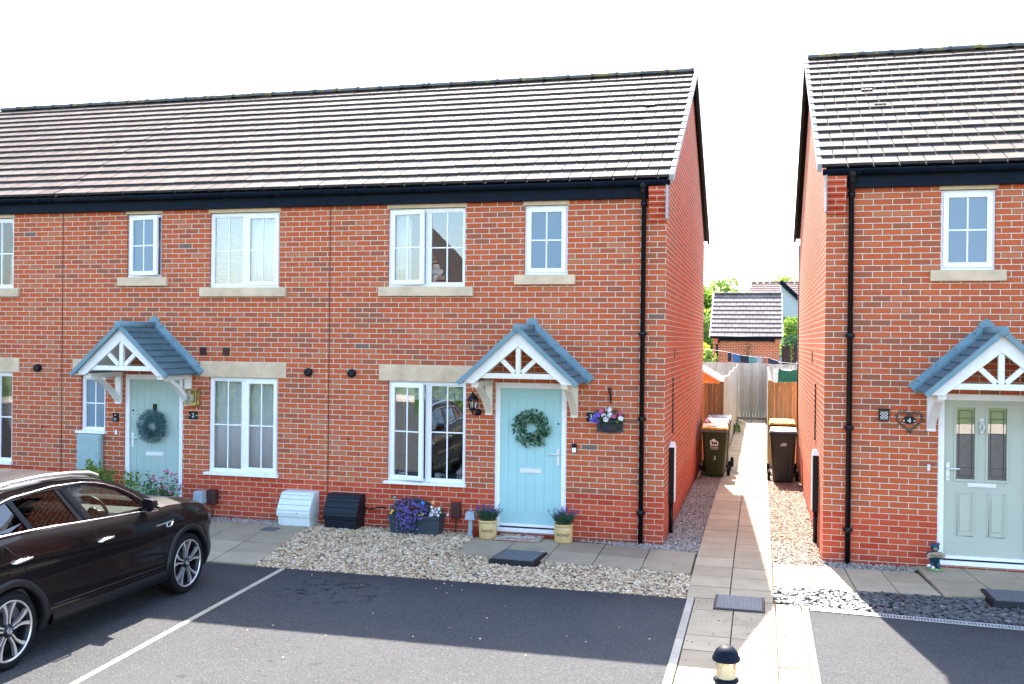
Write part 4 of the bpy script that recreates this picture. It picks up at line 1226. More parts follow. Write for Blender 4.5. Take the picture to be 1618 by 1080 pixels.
# hanging basket
bx, by, bz = -.735, -.16, 1.56
t = thing('hanging_basket', 'grey half bowl of pansies hanging by the number 3 plaque', 'hanging basket', (bx, by, bz))
m = MB(); N_ = 18
for i in range(7):
    z0_, z1_ = i / 7, (i + 1) / 7
pr = [(.085, 0), (.10, .01), (.125, .08), (.15, .15), (.165, .155), (.165, .175), (.15, .175), (.14, .15)]
vs_ = []; fs_ = []
for (r_, h_) in pr:
    for k in range(N_ + 1):
        a = math.pi + math.pi * k / N_; rip = 1 + (.03 if k % 3 == 0 else 0)
        vs_.append((bx + r_ * 1.15 * math.cos(a) * rip, by + .14 + r_ * 1.25 * math.sin(a) * rip, bz + h_))
for i in range(len(pr) - 1):
    for k in range(N_): fs_.append((i * (N_ + 1) + k, i * (N_ + 1) + k + 1, (i + 1) * (N_ + 1) + k + 1, (i + 1) * (N_ + 1) + k))
m.add(vs_, fs_, 0, True); m.box(bx - .18, bx + .18, by + .14, by + .155, bz + .0, bz + .175); m.box(bx - .14, bx + .14, by, by + .139, bz + .13, bz + .14)
m.build('bowl', M['planter'], t)
m = MB(); q = random.Random(4)
leafball(m, (bx, by + .02, bz + .20), (.20, .10, .09), 260, .055, .035, 0, 4)
m.build('foliage', M['leaf'], t, recalc=False)
m = MB()
FL = [(-.085, .30, 1), (.02, .315, 0), (-.055, .235, 0), (.17, .27, 1), (.175, .205, 0), (-.17, .22, 2), (-.125, .25, 2), (-.205, .17, 2), (-.145, .15, 2), (-.02, .19, 0), (.09, .235, 1), (.03, .25, 0)]
for dx, dz, mi in FL:
    p = (bx + dx, by - .075 + q.uniform(-.03, .02), bz + dz); flower(m, p, .042, mi, q)
m.build('flowers', [M['pansywhite'], M['pansypink'], M['pansyviolet']], t, recalc=False)
m = MB(); m.box(bx - .0 , bx + .016, -.012, 0, 1.95, 2.17); m.tube([(bx + .008, -.01, 2.155), (bx + .008, -.20, 2.13), (bx + .008, -.235, 2.155), (bx + .008, -.215, 2.175)], .008, 6); m.tube([(bx + .008, -.01, 1.96), (bx + .008, -.08, 2.05), (bx + .008, -.17, 2.12)], .007, 6)
for sg in (-1, 1): m.tube([(bx + .008, -.215, 2.13), (bx + sg * .15, -.04, bz + .17)], .0022, 4)
m.tube([(bx + .008, -.215, 2.13), (bx, -.30, bz + .17)], .0022, 4)
m.build('bracket', M['black'], t)

# wreaths
def wreath(c, R0, r, label, mat, n, L, W, seed, sprays=0):
    m = MB(); q = random.Random(seed)
    for i in range(n):
        a = q.uniform(0, 2 * math.pi); b = q.uniform(0, 2 * math.pi)
        k = q.uniform(.4, 1)
        rr_ = R0 + r * k * math.cos(b); y = c[1] - .03 - r * .7 * k * abs(math.sin(b))
        p = Vector((c[0] + rr_ * math.cos(a), y, c[2] + rr_ * math.sin(a)))
        tg = Vector((-math.sin(a), 0, math.cos(a))); rad = Vector((math.cos(a), 0, math.sin(a)))
        d = tg * q.uniform(.2, 1) + rad * math.cos(b) * q.uniform(.3, 1.1) + Vector((0, -q.uniform(.1, .7), 0))
        m.leaf(p, d, L * q.uniform(.7, 1.3), W * q.uniform(.7, 1.2))
    ring = [(c[0] + R0 * math.cos(2 * math.pi * k / 24), c[1] - .03, c[2] + R0 * math.sin(2 * math.pi * k / 24)) for k in range(25)]
    m.tube(ring, r * .35, 6, smooth=True)
    return single(m, 'door_wreath', mat, label, 'wreath', recalc=False)


wreath((-1.84, .05, 1.57), .175, .085, 'round eucalyptus leaf wreath on the pale blue door', M['eucalypt'], 430, .058, .042, 5)
wreath((-7.86, .045, 1.41), .165, .075, 'bluish fir twig wreath on the sage green door', M['fir'], 1100, .075, .012, 6)

# ---------------------------------------------------------------- crocks, planter, posts
def crock(x, y, label, word, glob):
    z = gz(y) + .006
    t = thing('flower_pot', label, 'flower pot', (x, y, z), 'crocks of lavender at the door')
    m = MB(); m.lathe([(0, .0), (.115, 0), (.125, .008), (.127, .18), (.122, .205), (.118, .215), (.134, .222), (.137, .24), (.130, .25), (.112, .25), (.108, .22), (0, .215)], 28, (x, y, z)); m.build('crock', M['crock'], t)
    n = len(word); wm = []
    tm = text_mesh('lettering', word, .075, Matrix.Translation((0, 0, 0)), M['ink'], None, .0006, .35)
    for v in tm.data.vertices:      # wrap the script round the crock
        a = v.co.x / .128; h_ = v.co.y; rr_ = .1275 + v.co.z
        v.co = Vector((x - .0 + rr_ * math.sin(a + .12), y - rr_ * math.cos(a + .12), z + .118 + h_)) - WOFF[t.name]
    tm.parent = t
    m = MB(); q = random.Random(glob)
    for i in range(330):
        a = q.uniform(0, 2 * math.pi); s = q.uniform(0, 1) ** .6
        d = Vector((math.cos(a) * s * 1.0, math.sin(a) * s * 1.0, 1)).normalized(); L_ = q.uniform(.09, .18)
        p = Vector((x + math.cos(a) * s * .085, y + math.sin(a) * s * .085, z + .235 + q.uniform(0, .05)))
        m.leaf(p, d, L_, .013, 0)
        if i % 2: m.leaf(p + d * L_ * .3, d + Vector((q.uniform(-.7, .7), q.uniform(-.7, .7), .3)), .06, .012, 0)
    m.build('foliage', M['lavleaf'], t, recalc=False)
    m = MB()
    for i in range(34):
        a = q.uniform(0, 2 * math.pi); s = q.uniform(.1, 1)
        d = Vector((math.cos(a) * s * .85, math.sin(a) * s * .85, 1)).normalized()
        p = Vector((x + math.cos(a) * s * .085, y + math.sin(a) * s * .085, z + .24)); e = p + d * q.uniform(.13, .215)
        m.tube([p, e], .0022, 3, 0, False)
        for k in range(9): m.leaf(e + d * (k * .0055 - .01), Vector((q.uniform(-1, 1), q.uniform(-1, 1), .7)), .02, .012, 1)
    m.build('flowers', [M['lavleaf'], M['lavender']], t, recalc=False)


crock(-2.37, -.30, 'honey coloured crock of lavender left of the doormat', 'honey', 21)
crock(-1.315, -.27, 'honey coloured crock of lavender right of the doormat', 'honey', 22)

t = thing('planter', 'dark blue grey trough overflowing with purple lobelia', 'planter', (-3.44, -.25, .06))
m = MB(); z = gz(-.3)
px0, px1, py0, py1 = -3.80, -3.06, -.38, -.12
frame_rect_y = [(px0 + .015, py0 + .015), (px1 - .015, py0 + .015), (px1 - .015, py1 - .015), (px0 + .015, py1 - .015)]
m.hexa([(a, b, z) for a, b in frame_rect_y], [(px0, py0, z + .24), (px1, py0, z + .24), (px1, py1, z + .24), (px0, py1, z + .24)])
for (a, b, c, d) in ((px0 - .015, px1 + .015, py0 - .015, py0 + .02), (px0 - .015, px1 + .015, py1 - .02, py1 + .015), (px0 - .015, px0 + .02, py0 + .021, py1 - .021), (px1 - .02, px1 + .015, py0 + .021, py1 - .021)): m.box(a, b, c, d, z + .22, z + .265)
m.build('trough', M['planter'], t, bevel=.004)
m = MB()
leafball(m, (-3.5, -.26, z + .31), (.30, .17, .16), 1000, .05, .018, 0, 31)
leafball(m, (-3.5, -.40, z + .17), (.17, .05, .13), 260, .045, .016, 0, 32)
leafball(m, (-3.15, -.25, z + .28), (.12, .12, .06), 160, .05, .025, 0, 33)
m.build('foliage', M['leafdeep'], t, recalc=False)
m = MB(); q = random.Random(34)
for i in range(360):
    d = Vector((q.gauss(0, 1), q.gauss(-.6, 1), q.gauss(.3, 1))).normalized(); k = q.uniform(.9, 1.12)
    flower(m, (-3.5 + d.x * .31 * k, -.26 + d.y * .19 * k, z + .31 + d.z * .18 * k), .017, 0, q, 4, d)
for i in range(90):
    flower(m, (-3.5 + q.gauss(0, .09), -.43 - q.uniform(0, .03), z + .18 + q.gauss(0, .07)), .016, 0, q, 4)
for i in range(34): flower(m, (-3.14 + q.gauss(0, .055), -.32 + q.gauss(0, .05), z + .32 + q.gauss(0, .03)), .02, 1, q)
for p_ in ((-3.76, z + .29), (-3.74, z + .32), (-3.29, z + .30), (-3.33, z + .28)): flower(m, (p_[0], -.40, p_[1]), .024, 2, q)
m.build('flowers', [M['lobelia'], M['pansywhite'], leaf_mat('yellow_petal', [(.6, .42, .03), (.7, .5, .06)])], t, recalc=False)
for dx, hz_, r_, mt, lb in ((-.28, .50, .022, plain('teal_glass', (.02, .30, .27), .15), 'teal glass ball on a stick in the lobelia trough'), (.14, .44, .028, plain('blue_glass', (.04, .18, .62), .15), 'blue glass ball on a stick in the lobelia trough'), (.29, .46, .024, plain('amber_glass', (.75, .38, .12), .3), 'amber star ornament on a stick in the lobelia trough')):
    m = MB(); x_ = -3.44 + dx; m.tube([(x_, -.33, z + .2), (x_, -.36, z + hz_ - r_)], .003, 5)
    if 'star' in lb:
        st = [(x_ + (.036 if k % 2 == 0 else .016) * math.sin(k * math.pi / 5), z + hz_ + (.036 if k % 2 == 0 else .016) * math.cos(k * math.pi / 5)) for k in range(10)]; m.prism(st, 'y', -.368, -.352)
    else: m.sphere((x_, -.36, z + hz_), r_, 10, 8)
    single(m, 'garden_ornament', mt, lb, 'garden ornament')

m = MB(); m.box(-2.965, -2.835, -.13, -.05, .27, .50); m.box(-2.955, -2.845, -.135, -.1301, .28, .49); m.tube([(-2.90, -.09, .27), (-2.90, -.09, .05)], .011, 6)
single(m, 'outdoor_socket', M['brown'], 'dark brown socket box on a thin stake under the window of the middle house', 'socket post', bevel=.008)
m = MB(); m.box(-6.835, -6.69, -.13, -.03, .27, .49); m.tube([(-6.76, -.08, .27), (-6.76, -.08, .05)], .012, 6)
single(m, 'outdoor_socket', M['brown'], 'dark brown socket box on a thin stake beyond the car bonnet', 'socket post', bevel=.008)
t = thing('garden_post', 'pale grey socket post beside the left lavender crock', 'socket post', (-2.65, -.2, .06))
m = MB(); m.hexa([(-2.685, -.22, .06), (-2.615, -.22, .06), (-2.615, -.17, .06), (-2.685, -.17, .06)], [(-2.675, -.215, .31), (-2.625, -.215, .31), (-2.625, -.175, .31), (-2.675, -.175, .31)]); m.build('post', M['greyplastic'], t, bevel=.004)
m = MB(); m.hexa([(-2.72, -.26, .29), (-2.58, -.26, .29), (-2.58, -.13, .29), (-2.72, -.13, .29)], [(-2.705, -.245, .40), (-2.595, -.245, .40), (-2.595, -.145, .40), (-2.705, -.145, .40)]); m.tube([(-2.665, -.2, .40), (-2.665, -.2, .425), (-2.635, -.2, .425), (-2.635, -.2, .40)], .006, 5); m.build('hood', M['greyplastic'], t, bevel=.006)
t = thing('garden_post', 'pale grey socket post beyond the bonnet of the black car', 'socket post', (-6.92, -.2, .06))
m = MB(); m.box(-6.955, -6.885, -.2, -.14, .04, .36); m.build('post', M['greyplastic'], t, bevel=.004)
m = MB(); m.hexa([(-7.0, -.25, .29), (-6.84, -.25, .29), (-6.84, -.1, .29), (-7.0, -.1, .29)], [(-6.99, -.24, .475), (-6.85, -.24, .475), (-6.85, -.11, .475), (-6.99, -.11, .475)]); m.build('hood', M['greyplastic'], t, bevel=.01)
m = MB(); m.lathe([(0, 0), (.045, 0), (.055, .085), (.058, .09), (.05, .09), (.04, .01)], 14, (-2.55, -.27, .07)); single(m, 'small_pot', M['redbrick'], 'small dark red pot between grey post and crock', 'flower pot')
m = MB(); m.box(-2.24, -1.62, -.43, -.08, .078, .092)
q = random.Random(3)
for i in range(17):
    for j in range(9):
        x_, y_ = -2.235 + i * .0363, -.425 + j * .038
        m.box(x_, x_ + .033, y_, y_ + .034, .0925, .099)
o = single(m, 'doormat', M['mat'], 'multicoloured mosaic doormat before the pale blue door', 'doormat')
tm = text_mesh('lettering', 'welcome', .115, Matrix.Translation((-1.93, -.25, .1005)), M['whitepaint'], None, .001, .3); tm.parent = o; tm.location = -Vector(o.location)

# ---------------------------------------------------------------- meter boxes
def gas_box(x, label, mat, zz, dark):
    w = .52
    t = thing('meter_box', label, 'meter box', (x, -.18, zz))
    m = MB(); m.prism([(0 - .005, zz), (-.30, zz), (-.315, zz + .13), (-.30, zz + .14), (-.005, zz + .14)], 'x', x - w / 2 + .012, x + w / 2 - .012); m.build('base', M[mat], t, bevel=.006)
    m = MB(); N_ = 9
    prof = [(-.335, zz + .14), (-.345, zz + .20), (-.325, zz + .27), (-.28, zz + .34), (-.225, zz + .42), (-.20, zz + .465), (-.17, zz + .48), (-.005, zz + .485)]
    m.prism(prof + [(-.005, zz + .142)], 'x', x - w / 2, x + w / 2); lid = m.build('lid', M[mat], t, bevel=.008)
    m = MB()
    for k, tt in enumerate((1.5, 2.6, 3.6, 4.5)):
        i = int(tt); f_ = tt - i; a = prof[i]; b = prof[i + 1]; yy_, z_ = a[0] + (b[0] - a[0]) * f_, a[1] + (b[1] - a[1]) * f_
        m.box(x - w / 2 + .01, x + w / 2 - .01, yy_ - .004, yy_ + .01, z_ - .004, z_ + .004)
    m.lathe([(0, -.01), (.012, -.008), (.012, .0)], 8, (x + .07, -.343, zz + .2), 'y')
    m.build('seam', M['greyplastic'] if not dark else M['black'], lid)
    return t


gas_box(-5.30, 'pale grey green ribbed meter box against the wall', 'meter_white', .055, False)
gas_box(-4.57, 'navy ribbed meter box against the wall', 'meter_navy', .055, True)
m = MB(); m.tube([(-4.31, -.1, .36), (-4.22, -.08, .33), (-4.12, -.06, .35), (-4.05, -.03, .36), (-3.98, -.02, .345)], .010, 6); single(m, 'cable', M['blackmatte'], 'short black cable tail right of the navy meter box', 'cable')
m = MB(); m.box(-9.16, -8.73, -.09, 0, .675, 1.25); o = single(m, 'meter_box', M['meter_green'], 'grey green wall box under the narrow frosted window', 'meter box', bevel=.012)
b = MB(); b.box(-9.14, -8.75, -.098, -.0905, .70, 1.225); b.lathe([(0, -.012), (.01, -.01), (.01, -.0)], 8, (-8.79, -.098, .95), 'y'); k = b.build('door', M['meter_green'], None, bevel=.004); k.parent = o; k.location = -Vector(o.location)
b = MB(); b.tube([(-9.05, -.05, .68), (-9.05, -.05, .05)], .02, 6); k = b.build('pipe', M['greyplastic'], None); k.parent = o; k.location = -Vector(o.location)


def tall_meter(x, sg, y0_, y1_, z0_, z1_, label):
    t = thing('meter_box', label, 'meter box', (x, (y0_ + y1_) / 2, .06))
    d = .075 * sg
    xa, xb = sorted((x, x + d))
    m = MB(); m.box(xa, xb, y0_, y1_, z0_, z1_); m.build('case', M['black'], t, bevel=.004)
    xa, xb = sorted((x + d, x + d + .012 * sg)); m = MB(); m.box(xa, xb, y0_ + .01, y1_ - .01, z0_ + .02, z1_ - .005); m.build('door', M['white'], t, bevel=.003)
    xa, xb = sorted((x, x + d + .014 * sg)); m = MB(); m.hexa([(xa, y0_ - .01, z1_), (xb, y0_ - .01, z1_), (xb, y1_, z1_), (xa, y1_, z1_)], [(xa + .02, y0_ + .03, z1_ + .07), (xb - .02, y0_ + .03, z1_ + .07), (xb - .02, y1_ - .03, z1_ + .07), (xa + .02, y1_ - .03, z1_ + .07)]); m.build('hood', M['white'], t)
    m = MB(); xm = x + .032 * sg; m.tube([(xm, y0_ + .09, z0_ + .01), (xm, y0_ + .09, .05)], .03, 8); m.build('duct', M['black'], t)


tall_meter(0, 1, .72, .90, .50, 1.30, 'tall black meter case on the shaded side wall of the left terrace')
tall_meter(X4, -1, .64, .82, .50, 1.27, 'tall black meter case on the sunlit side wall of the right house')

# ---------------------------------------------------------------- covers and drain
def cover(c, w, d, rot, z, label, tray=.03):
    t = thing('manhole_cover', label, 'manhole cover', (c[0], c[1], z), local=True); t.rotation_euler = (0, 0, R(rot))
    m = MB(); m.hexa([(-w / 2 - .02, -d / 2 - .02, -.05), (w / 2 + .02, -d / 2 - .02, -.05), (w / 2 + .02, d / 2 + .02, -.05), (-w / 2 - .02, d / 2 + .02, -.05)], [(-w / 2, -d / 2, tray), (w / 2, -d / 2, tray), (w / 2, d / 2, tray), (-w / 2, d / 2, tray)]); m.build('frame', M['frame_black'], t, bevel=.006)
    m = MB(); m.box(-w / 2 + .03, w / 2 - .03, -d / 2 + .03, d / 2 - .03, tray - .01, tray + .006)
    nx, ny = int((w - .08) / .04), int((d - .08) / .04)
    for i in range(nx):
        for j in range(ny):
            x_, y_ = -w / 2 + .05 + i * .04, -d / 2 + .05 + j * .04
            a, b = (.022, .007) if (i + j) % 2 else (.007, .022)
            m.box(x_, x_ + a, y_, y_ + b, tray + .0062, tray + .0075)
    m.build('plate', M['iron'], t)
    return t


cover((-1.69, -1.26), .58, .60, -4, gz(-1.3), 'grey manhole cover in a black tray in the cream pebbles', .035)
cover((1.06, -2.54), .52, .60, 0, .008, 'black chequered manhole cover set in the slab path', .008)
cover((4.15, -1.64), .95, .56, 2, gz(-1.6), 'large black raised cover at the edge of the slate chippings', .05)
for (c, w, lb) in (((-5.5, -.62), .22, 'small dark drain grid in the grey slabs'), ((1.17, 4.5), .18, 'small dark drain grid in the alley path')):
    m = MB(); zc = gz(c[1]) + .009; frame_rect(m, -w / 2, w / 2, -w / 2, w / 2, 0, .006, .015); mm = MB()
    mm.box(c[0] - w / 2, c[0] + w / 2, c[1] - w / 2, c[1] + w / 2, zc - .01, zc + .002)
    for k in range(7): mm.box(c[0] - w / 2 + .012, c[0] + w / 2 - .012, c[1] - w / 2 + .012 + k * (w - .04) / 6.3, c[1] - w / 2 + .022 + k * (w - .04) / 6.3, zc + .0022, zc + .008)
    single(mm, 'drain_grid', M['iron'], lb, 'drain grid')
t = thing('drain_channel', 'galvanised slotted channel drain along the right parking bay', 'drain', (3.8, -2.6, 0))
m = MB()
def dch(x): return -2.525 - .072 * (x - 1.78)
for i in range(int((6.2 - 1.79) / .5)):
    x0_ = 1.79 + i * .5; x1_ = x0_ + .495
    for o_ in (-.062, .048):
        m.hexa([(x0_, dch(x0_) + o_, -.03), (x1_, dch(x1_) + o_, -.03), (x1_, dch(x1_) + o_ + .014, -.03), (x0_, dch(x0_) + o_ + .014, -.03)], [(x0_, dch(x0_) + o_, .010), (x1_, dch(x1_) + o_, .010), (x1_, dch(x1_) + o_ + .014, .010), (x0_, dch(x0_) + o_ + .014, .010)])
    k = x0_
    while k < x1_ - .012:
        m.box(k, k + .014, dch(k) - .048, dch(k) + .048, -.004, .0085); k += .030
m.build('grating', M['galv'], t)
m = MB(); m.hexa([(1.785, dch(1.785) - .07, -.06), (6.2, dch(6.2) - .07, -.06), (6.2, dch(6.2) + .07, -.06), (1.785, dch(1.785) + .07, -.06)], [(1.785, dch(1.785) - .07, .0025), (6.2, dch(6.2) - .07, .0025), (6.2, dch(6.2) + .07, .0025), (1.785, dch(1.785) + .07, .0025)]); m.build('trough', M['blackmatte'], t)

# ---------------------------------------------------------------- bollard light
bx, by = 1.02, -5.5
t = thing('bollard_light', 'dark domed bollard light with clear glass on the path', 'bollard light', (bx, by, 0))
m = MB(); m.lathe([(0, 0), (.085, 0), (.085, .17), (.098, .175), (.10, .19), (.09, .20), (0, .20)], 28, (bx, by, 0)); m.build('post', M['navy'], t)
m = MB(); m.lathe([(.076, .20), (.082, .345)], 28, (bx, by, 0)); m.build('lens', M['amber'], t)
m = MB(); m.lathe([(.074, .202), (.018, .30), (.02, .315), (.028, .325), (.028, .345)], 20, (bx, by, 0)); m.build('reflector', M['whitepaint'], t)
m = MB(); m.lathe([(.105, .335), (.108, .345), (.106, .36), (.098, .366), (.094, .385), (.08, .412), (.055, .435), (.025, .446), (0, .448)], 32, (bx, by, 0)); m.lathe([(.105, .335), (0, .345)], 32, (bx, by, 0)); m.build('dome', M['navy'], t)

# ---------------------------------------------------------------- bear statue
cx, cy, cz = 3.31, -.60, gz(-.6) + .02
t = thing('bear_statue', 'small blue bear statue holding a plank sign', 'statue', (cx, cy, cz), local=True); t.scale = (.9, .9, .9)
m = MB(); m.lathe([(0, 0), (.10, 0), (.105, .015), (.09, .035), (0, .04)], 18); 
o = m.build('base', M['beargrass'], t)
m = MB()
m.sphere((0, 0, .17), (.072, .062, .10), 16, 12); m.sphere((0, -.005, .305), (.058, .055, .055), 16, 12)
for sg in (-1, 1):
    m.sphere((sg * .045, 0, .352), (.022, .014, .022), 10, 8); m.sphere((sg * .038, -.01, .07), (.034, .034, .06), 12, 8); m.sphere((sg * .042, -.045, .045), (.030, .045, .02), 12, 8)
    for k in range(6): m.sphere((sg * (.072 + .018 * math.sin(k / 5 * math.pi)), -.012 * k, .225 - .008 * k), .024, 10, 8)
m.build('body', M['bluebear'], t, remesh=.007)
m = MB(); m.sphere((0, -.055, .292), (.028, .022, .022), 12, 8); m.build('muzzle', M['beartan'], t)
m = MB(); m.sphere((0, -.078, .302), (.010, .007, .007), 8, 6)
for sg in (-1, 1): m.sphere((sg * .022, -.052, .322), .007, 8, 6)
m.build('face', M['black'], t)
m = MB(); m.prism([(-.115, .205), (-.10, .245), (.0, .262), (.10, .25), (.12, .215), (.10, .185), (.0, .198), (-.10, .178)], 'y', -.115, -.092); m.build('plank', M['beartan'], t, bevel=.005)
text_mesh('lettering', 'WELCOME', .032, Matrix.Translation((0, -.117, .215)) @ FACE_FRONT, M['ink'], t)
m = MB(); m.sphere((-.08, -.05, .065), (.028, .02, .022), 8, 6); m.sphere((-.035, -.085, .05), (.022, .016, .022), 8, 6); m.build('mushroom', M['whitepaint'], t)

# ---------------------------------------------------------------- bins
def wheelie_bin(x, y, label, body, lid, text=None, rot=0):
    t = thing('wheelie_bin', label, 'wheelie bin', (x, y, gz(y)), 'wheelie bins in the alley', local=True); t.rotation_euler = (0, 0, R(rot))
    m = MB()
    def ring(z, w, d, yo, ch=.04): return [(-w / 2 + ch, -d / 2 + yo, z), (w / 2 - ch, -d / 2 + yo, z), (w / 2, -d / 2 + yo + ch, z), (w / 2, d / 2 + yo - ch, z), (w / 2 - ch, d / 2 + yo, z), (-w / 2 + ch, d / 2 + yo, z), (-w / 2, d / 2 + yo - ch, z), (-w / 2, -d / 2 + yo + ch, z)]
    rs = [ring(.03, .38, .40, .02), ring(.30, .415, .44, .01), ring(.55, .44, .475, 0), ring(.93, .485, .53, -.01)]
    vs_ = sum(rs, [])
    fs_ = [(i * 8 + k, i * 8 + (k + 1) % 8, (i + 1) * 8 + (k + 1) % 8, (i + 1) * 8 + k) for i in range(3) for k in range(8)] + [tuple(range(7, -1, -1))]
    m.add(vs_, fs_)
    # raised front panel
    m.hexa([(-.105, -.185, .04), (.105, -.185, .04), (.105, -.15, .04), (-.105, -.15, .04)], [(-.10, -.243, .50), (.10, -.243, .50), (.10, -.2, .50), (-.10, -.2, .50)])
    m.build('body', M[body], t, bevel=.012, seg=2)
    m = MB(); m.box(-.262, .262, -.30, .262, .925, .975); m.build('rim', M[body if body != 'bin_green' else 'lid_grey'], t, bevel=.01)
    m = MB(); m.add([(-.265, -.315, .98), (.265, -.315, .98), (.265, .27, .985), (-.265, .27, .985), (-.24, -.29, 1.02), (.24, -.29, 1.02), (.24, .24, 1.06), (-.24, .24, 1.06)], [(0, 3, 2, 1), (4, 5, 6, 7), (0, 1, 5, 4), (1, 2, 6, 5), (2, 3, 7, 6), (3, 0, 4, 7)])
    m.hexa([(-.16, -.20, 1.026), (.16, -.20, 1.026), (.16, .16, 1.054), (-.16, .16, 1.054)], [(-.15, -.19, 1.042), (.15, -.19, 1.042), (.15, .15, 1.07), (-.15, .15, 1.07)])
    m.tube([(-.17, -.295, 1.0), (-.16, -.345, 1.005), (.16, -.345, 1.005), (.17, -.295, 1.0)], .011, 6)
    m.build('lid', M[lid], t, bevel=.012, seg=2)
    m = MB(); m.tube([(-.20, .26, 1.0), (-.20, .32, 1.01), (.20, .32, 1.01), (.20, .26, 1.0)], .016, 8); m.build('handle', M[body], t)
    m = MB(); m.tube([(-.28, .20, .10), (.28, .20, .10)], .012, 8); m.build('axle', M['black'], t)
    for sg in (-1, 1):
        m = MB(); m.lathe([(0, -.025), (.06, -.025), (.09, -.03), (.10, -.018), (.10, .018), (.09, .03), (.06, .025), (0, .025)], 20, (sg * .27, .20, .10), 'x'); m.build('wheel', M['tyre'], t)
    return t


def bin_mark(t, kind):
    tilt = Matrix.Rotation(R(90 + 5.2), 4, 'X')
    if kind == 'green':
        # council emblem: a lamb under a halo, drawn as a raised white badge
        T = Matrix.Translation((0, -.2555, .70)) @ Matrix.Rotation(R(5.2), 4, 'X')
        m = MB(); bl = [(-.075, -.05), (.07, -.055), (.085, .0), (.06, .05), (.03, .055), (.01, .09), (-.045, .085), (-.05, .06), (-.085, .05), (-.08, .0)]
        m.prism(bl, 'y', -.002, .002); m.v = [tuple(T @ Vector(p)) for p in m.v]; m.build('emblem_badge', M['whitepaint'], t)
        m = MB(); lamb = [(-.065, .025), (-.05, .045), (-.03, .035), (-.02, .02), (.045, .022), (.06, .005), (.062, -.045), (.048, -.045), (.042, -.015), (.015, -.012), (.01, -.045), (-.004, -.045), (-.008, -.012), (-.03, -.01), (-.036, -.045), (-.05, -.045), (-.045, .005), (-.055, .012)]
        m.prism(lamb, 'y', -.0045, -.0022); m.box(.01, .05, -.0045, -.0022, .032, .038); m.v = [tuple(T @ Vector(p)) for p in m.v]; m.build('emblem', M['bin_green'], t)
        text_mesh('lettering', 'Preston', .05, T @ Matrix.Translation((0, -.001, -.085)) @ FACE_FRONT, M['whitepaint'], t)
        text_mesh('lettering', 'City Council', .028, T @ Matrix.Translation((0, -.001, -.118)) @ FACE_FRONT, M['whitepaint'], t)
        text_mesh('numeral', '3', .11, Matrix.Translation((.01, -.242, .40)) @ Matrix.Rotation(R(7), 4, 'X') @ FACE_FRONT, M['whitepaint'], t)
    else:
        T = Matrix.Translation((0, -.2575, .76)) @ Matrix.Rotation(R(5.2), 4, 'X')
        m = MB()
        for k in range(4):
            m.hexa([(-.06 + .01 * k, -.003, -.03 + k * .016), (.05 + .008 * k, -.003, -.026 + k * .014), (.05 + .008 * k, .002, -.026 + k * .014), (-.06 + .01 * k, .002, -.03 + k * .016)], [(-.055 + .01 * k, -.003, -.022 + k * .016), (.055 + .004 * k, -.003, -.017 + k * .014), (.055 + .004 * k, .002, -.017 + k * .014), (-.055 + .01 * k, .002, -.022 + k * .016)])
        m.v = [tuple(T @ Vector(p)) for p in m.v]; m.build('emblem', M['galv'], t)


b1 = wheelie_bin(.36, 6.98, 'green wheelie bin with white lamb emblem and hand painted 3', 'bin_green', 'lid_yellow'); bin_mark(b1, 'green')
wheelie_bin(.36, 7.78, 'wheelie bin with pink lid behind the green one', 'bin_brown', 'lid_pink', rot=1).scale = (1, 1, 1.04)
wheelie_bin(.38, 8.5, 'wheelie bin with pale grey lid, hindmost on the left', 'bin_black', 'lid_pale', rot=-2).scale = (1, 1, 1.06)
b4 = wheelie_bin(1.69, 6.62, 'dark brown wheelie bin with pale grey lid by the sunlit wall', 'bin_black', 'lid_grey', rot=-1); bin_mark(b4, 'black')
wheelie_bin(1.69, 7.75, 'dark wheelie bin with bright yellow lid behind the brown one', 'bin_black', 'lid_yellow', rot=1).scale = (1, 1, 1.07)
m = MB(); m.bar((.07, 6.4, .11), (.09, 7.4, .16), .05, .06); single(m, 'timber_offcut', M['fence_brown'], 'short length of timber lying against the left wall', 'timber')

# ---------------------------------------------------------------- fences, gate, shed
def board_fence(name, label, cat, p, q, z0, z1, mat, bw=.12, posts=(), t=.018, wave=0.0, rails=True, capz=None):
    p = Vector((*p, 0)); q = Vector((*q, 0)); d = (q - p); L = d.length; d.normalize(); n = Vector((-d.y, d.x, 0))
    th = thing(name, label, cat, (p.x, p.y, 0))
    m = MB(); k = 0.0; i = 0; rg = random.Random(int(L * 97))
    while k < L - .01:
        e = min(k + bw - .006, L); a = p + d * k; b = p + d * e; h = rg.uniform(-.008, .008); o = n * (t * .55 if i % 2 else 0)
        zt = z1 + h + (wave * math.sin(k * 1.7) if wave else 0)
        m.hexa([(a + o).to_tuple()[:2] + (z0,), (b + o).to_tuple()[:2] + (z0,), (b + o + n * t).to_tuple()[:2] + (z0,), (a + o + n * t).to_tuple()[:2] + (z0,)],
               [(a + o).to_tuple()[:2] + (zt,), (b + o).to_tuple()[:2] + (zt,), (b + o + n * t).to_tuple()[:2] + (zt,), (a + o + n * t).to_tuple()[:2] + (zt,)])
        k += bw; i += 1
    m.build('boards', M[mat], th, recalc=False)
    if rails:
        m = MB()
        for z in (z0 + .25, (z0 + z1) / 2, z1 - .22): m.bar((p + n * (t * 1.6 + .02)).to_tuple()[:2] + (z,), (q + n * (t * 1.6 + .02)).to_tuple()[:2] + (z,), .035, .07)
        m.build('rails', M[mat], th)
    for s in posts:
        c = p + d * (L * s) + n * (t + .07); m = MB(); m.box(c.x - .045, c.x + .045, c.y - .045, c.y + .045, 0, z1 + .04); m.build('post', M[mat], th)
    return th


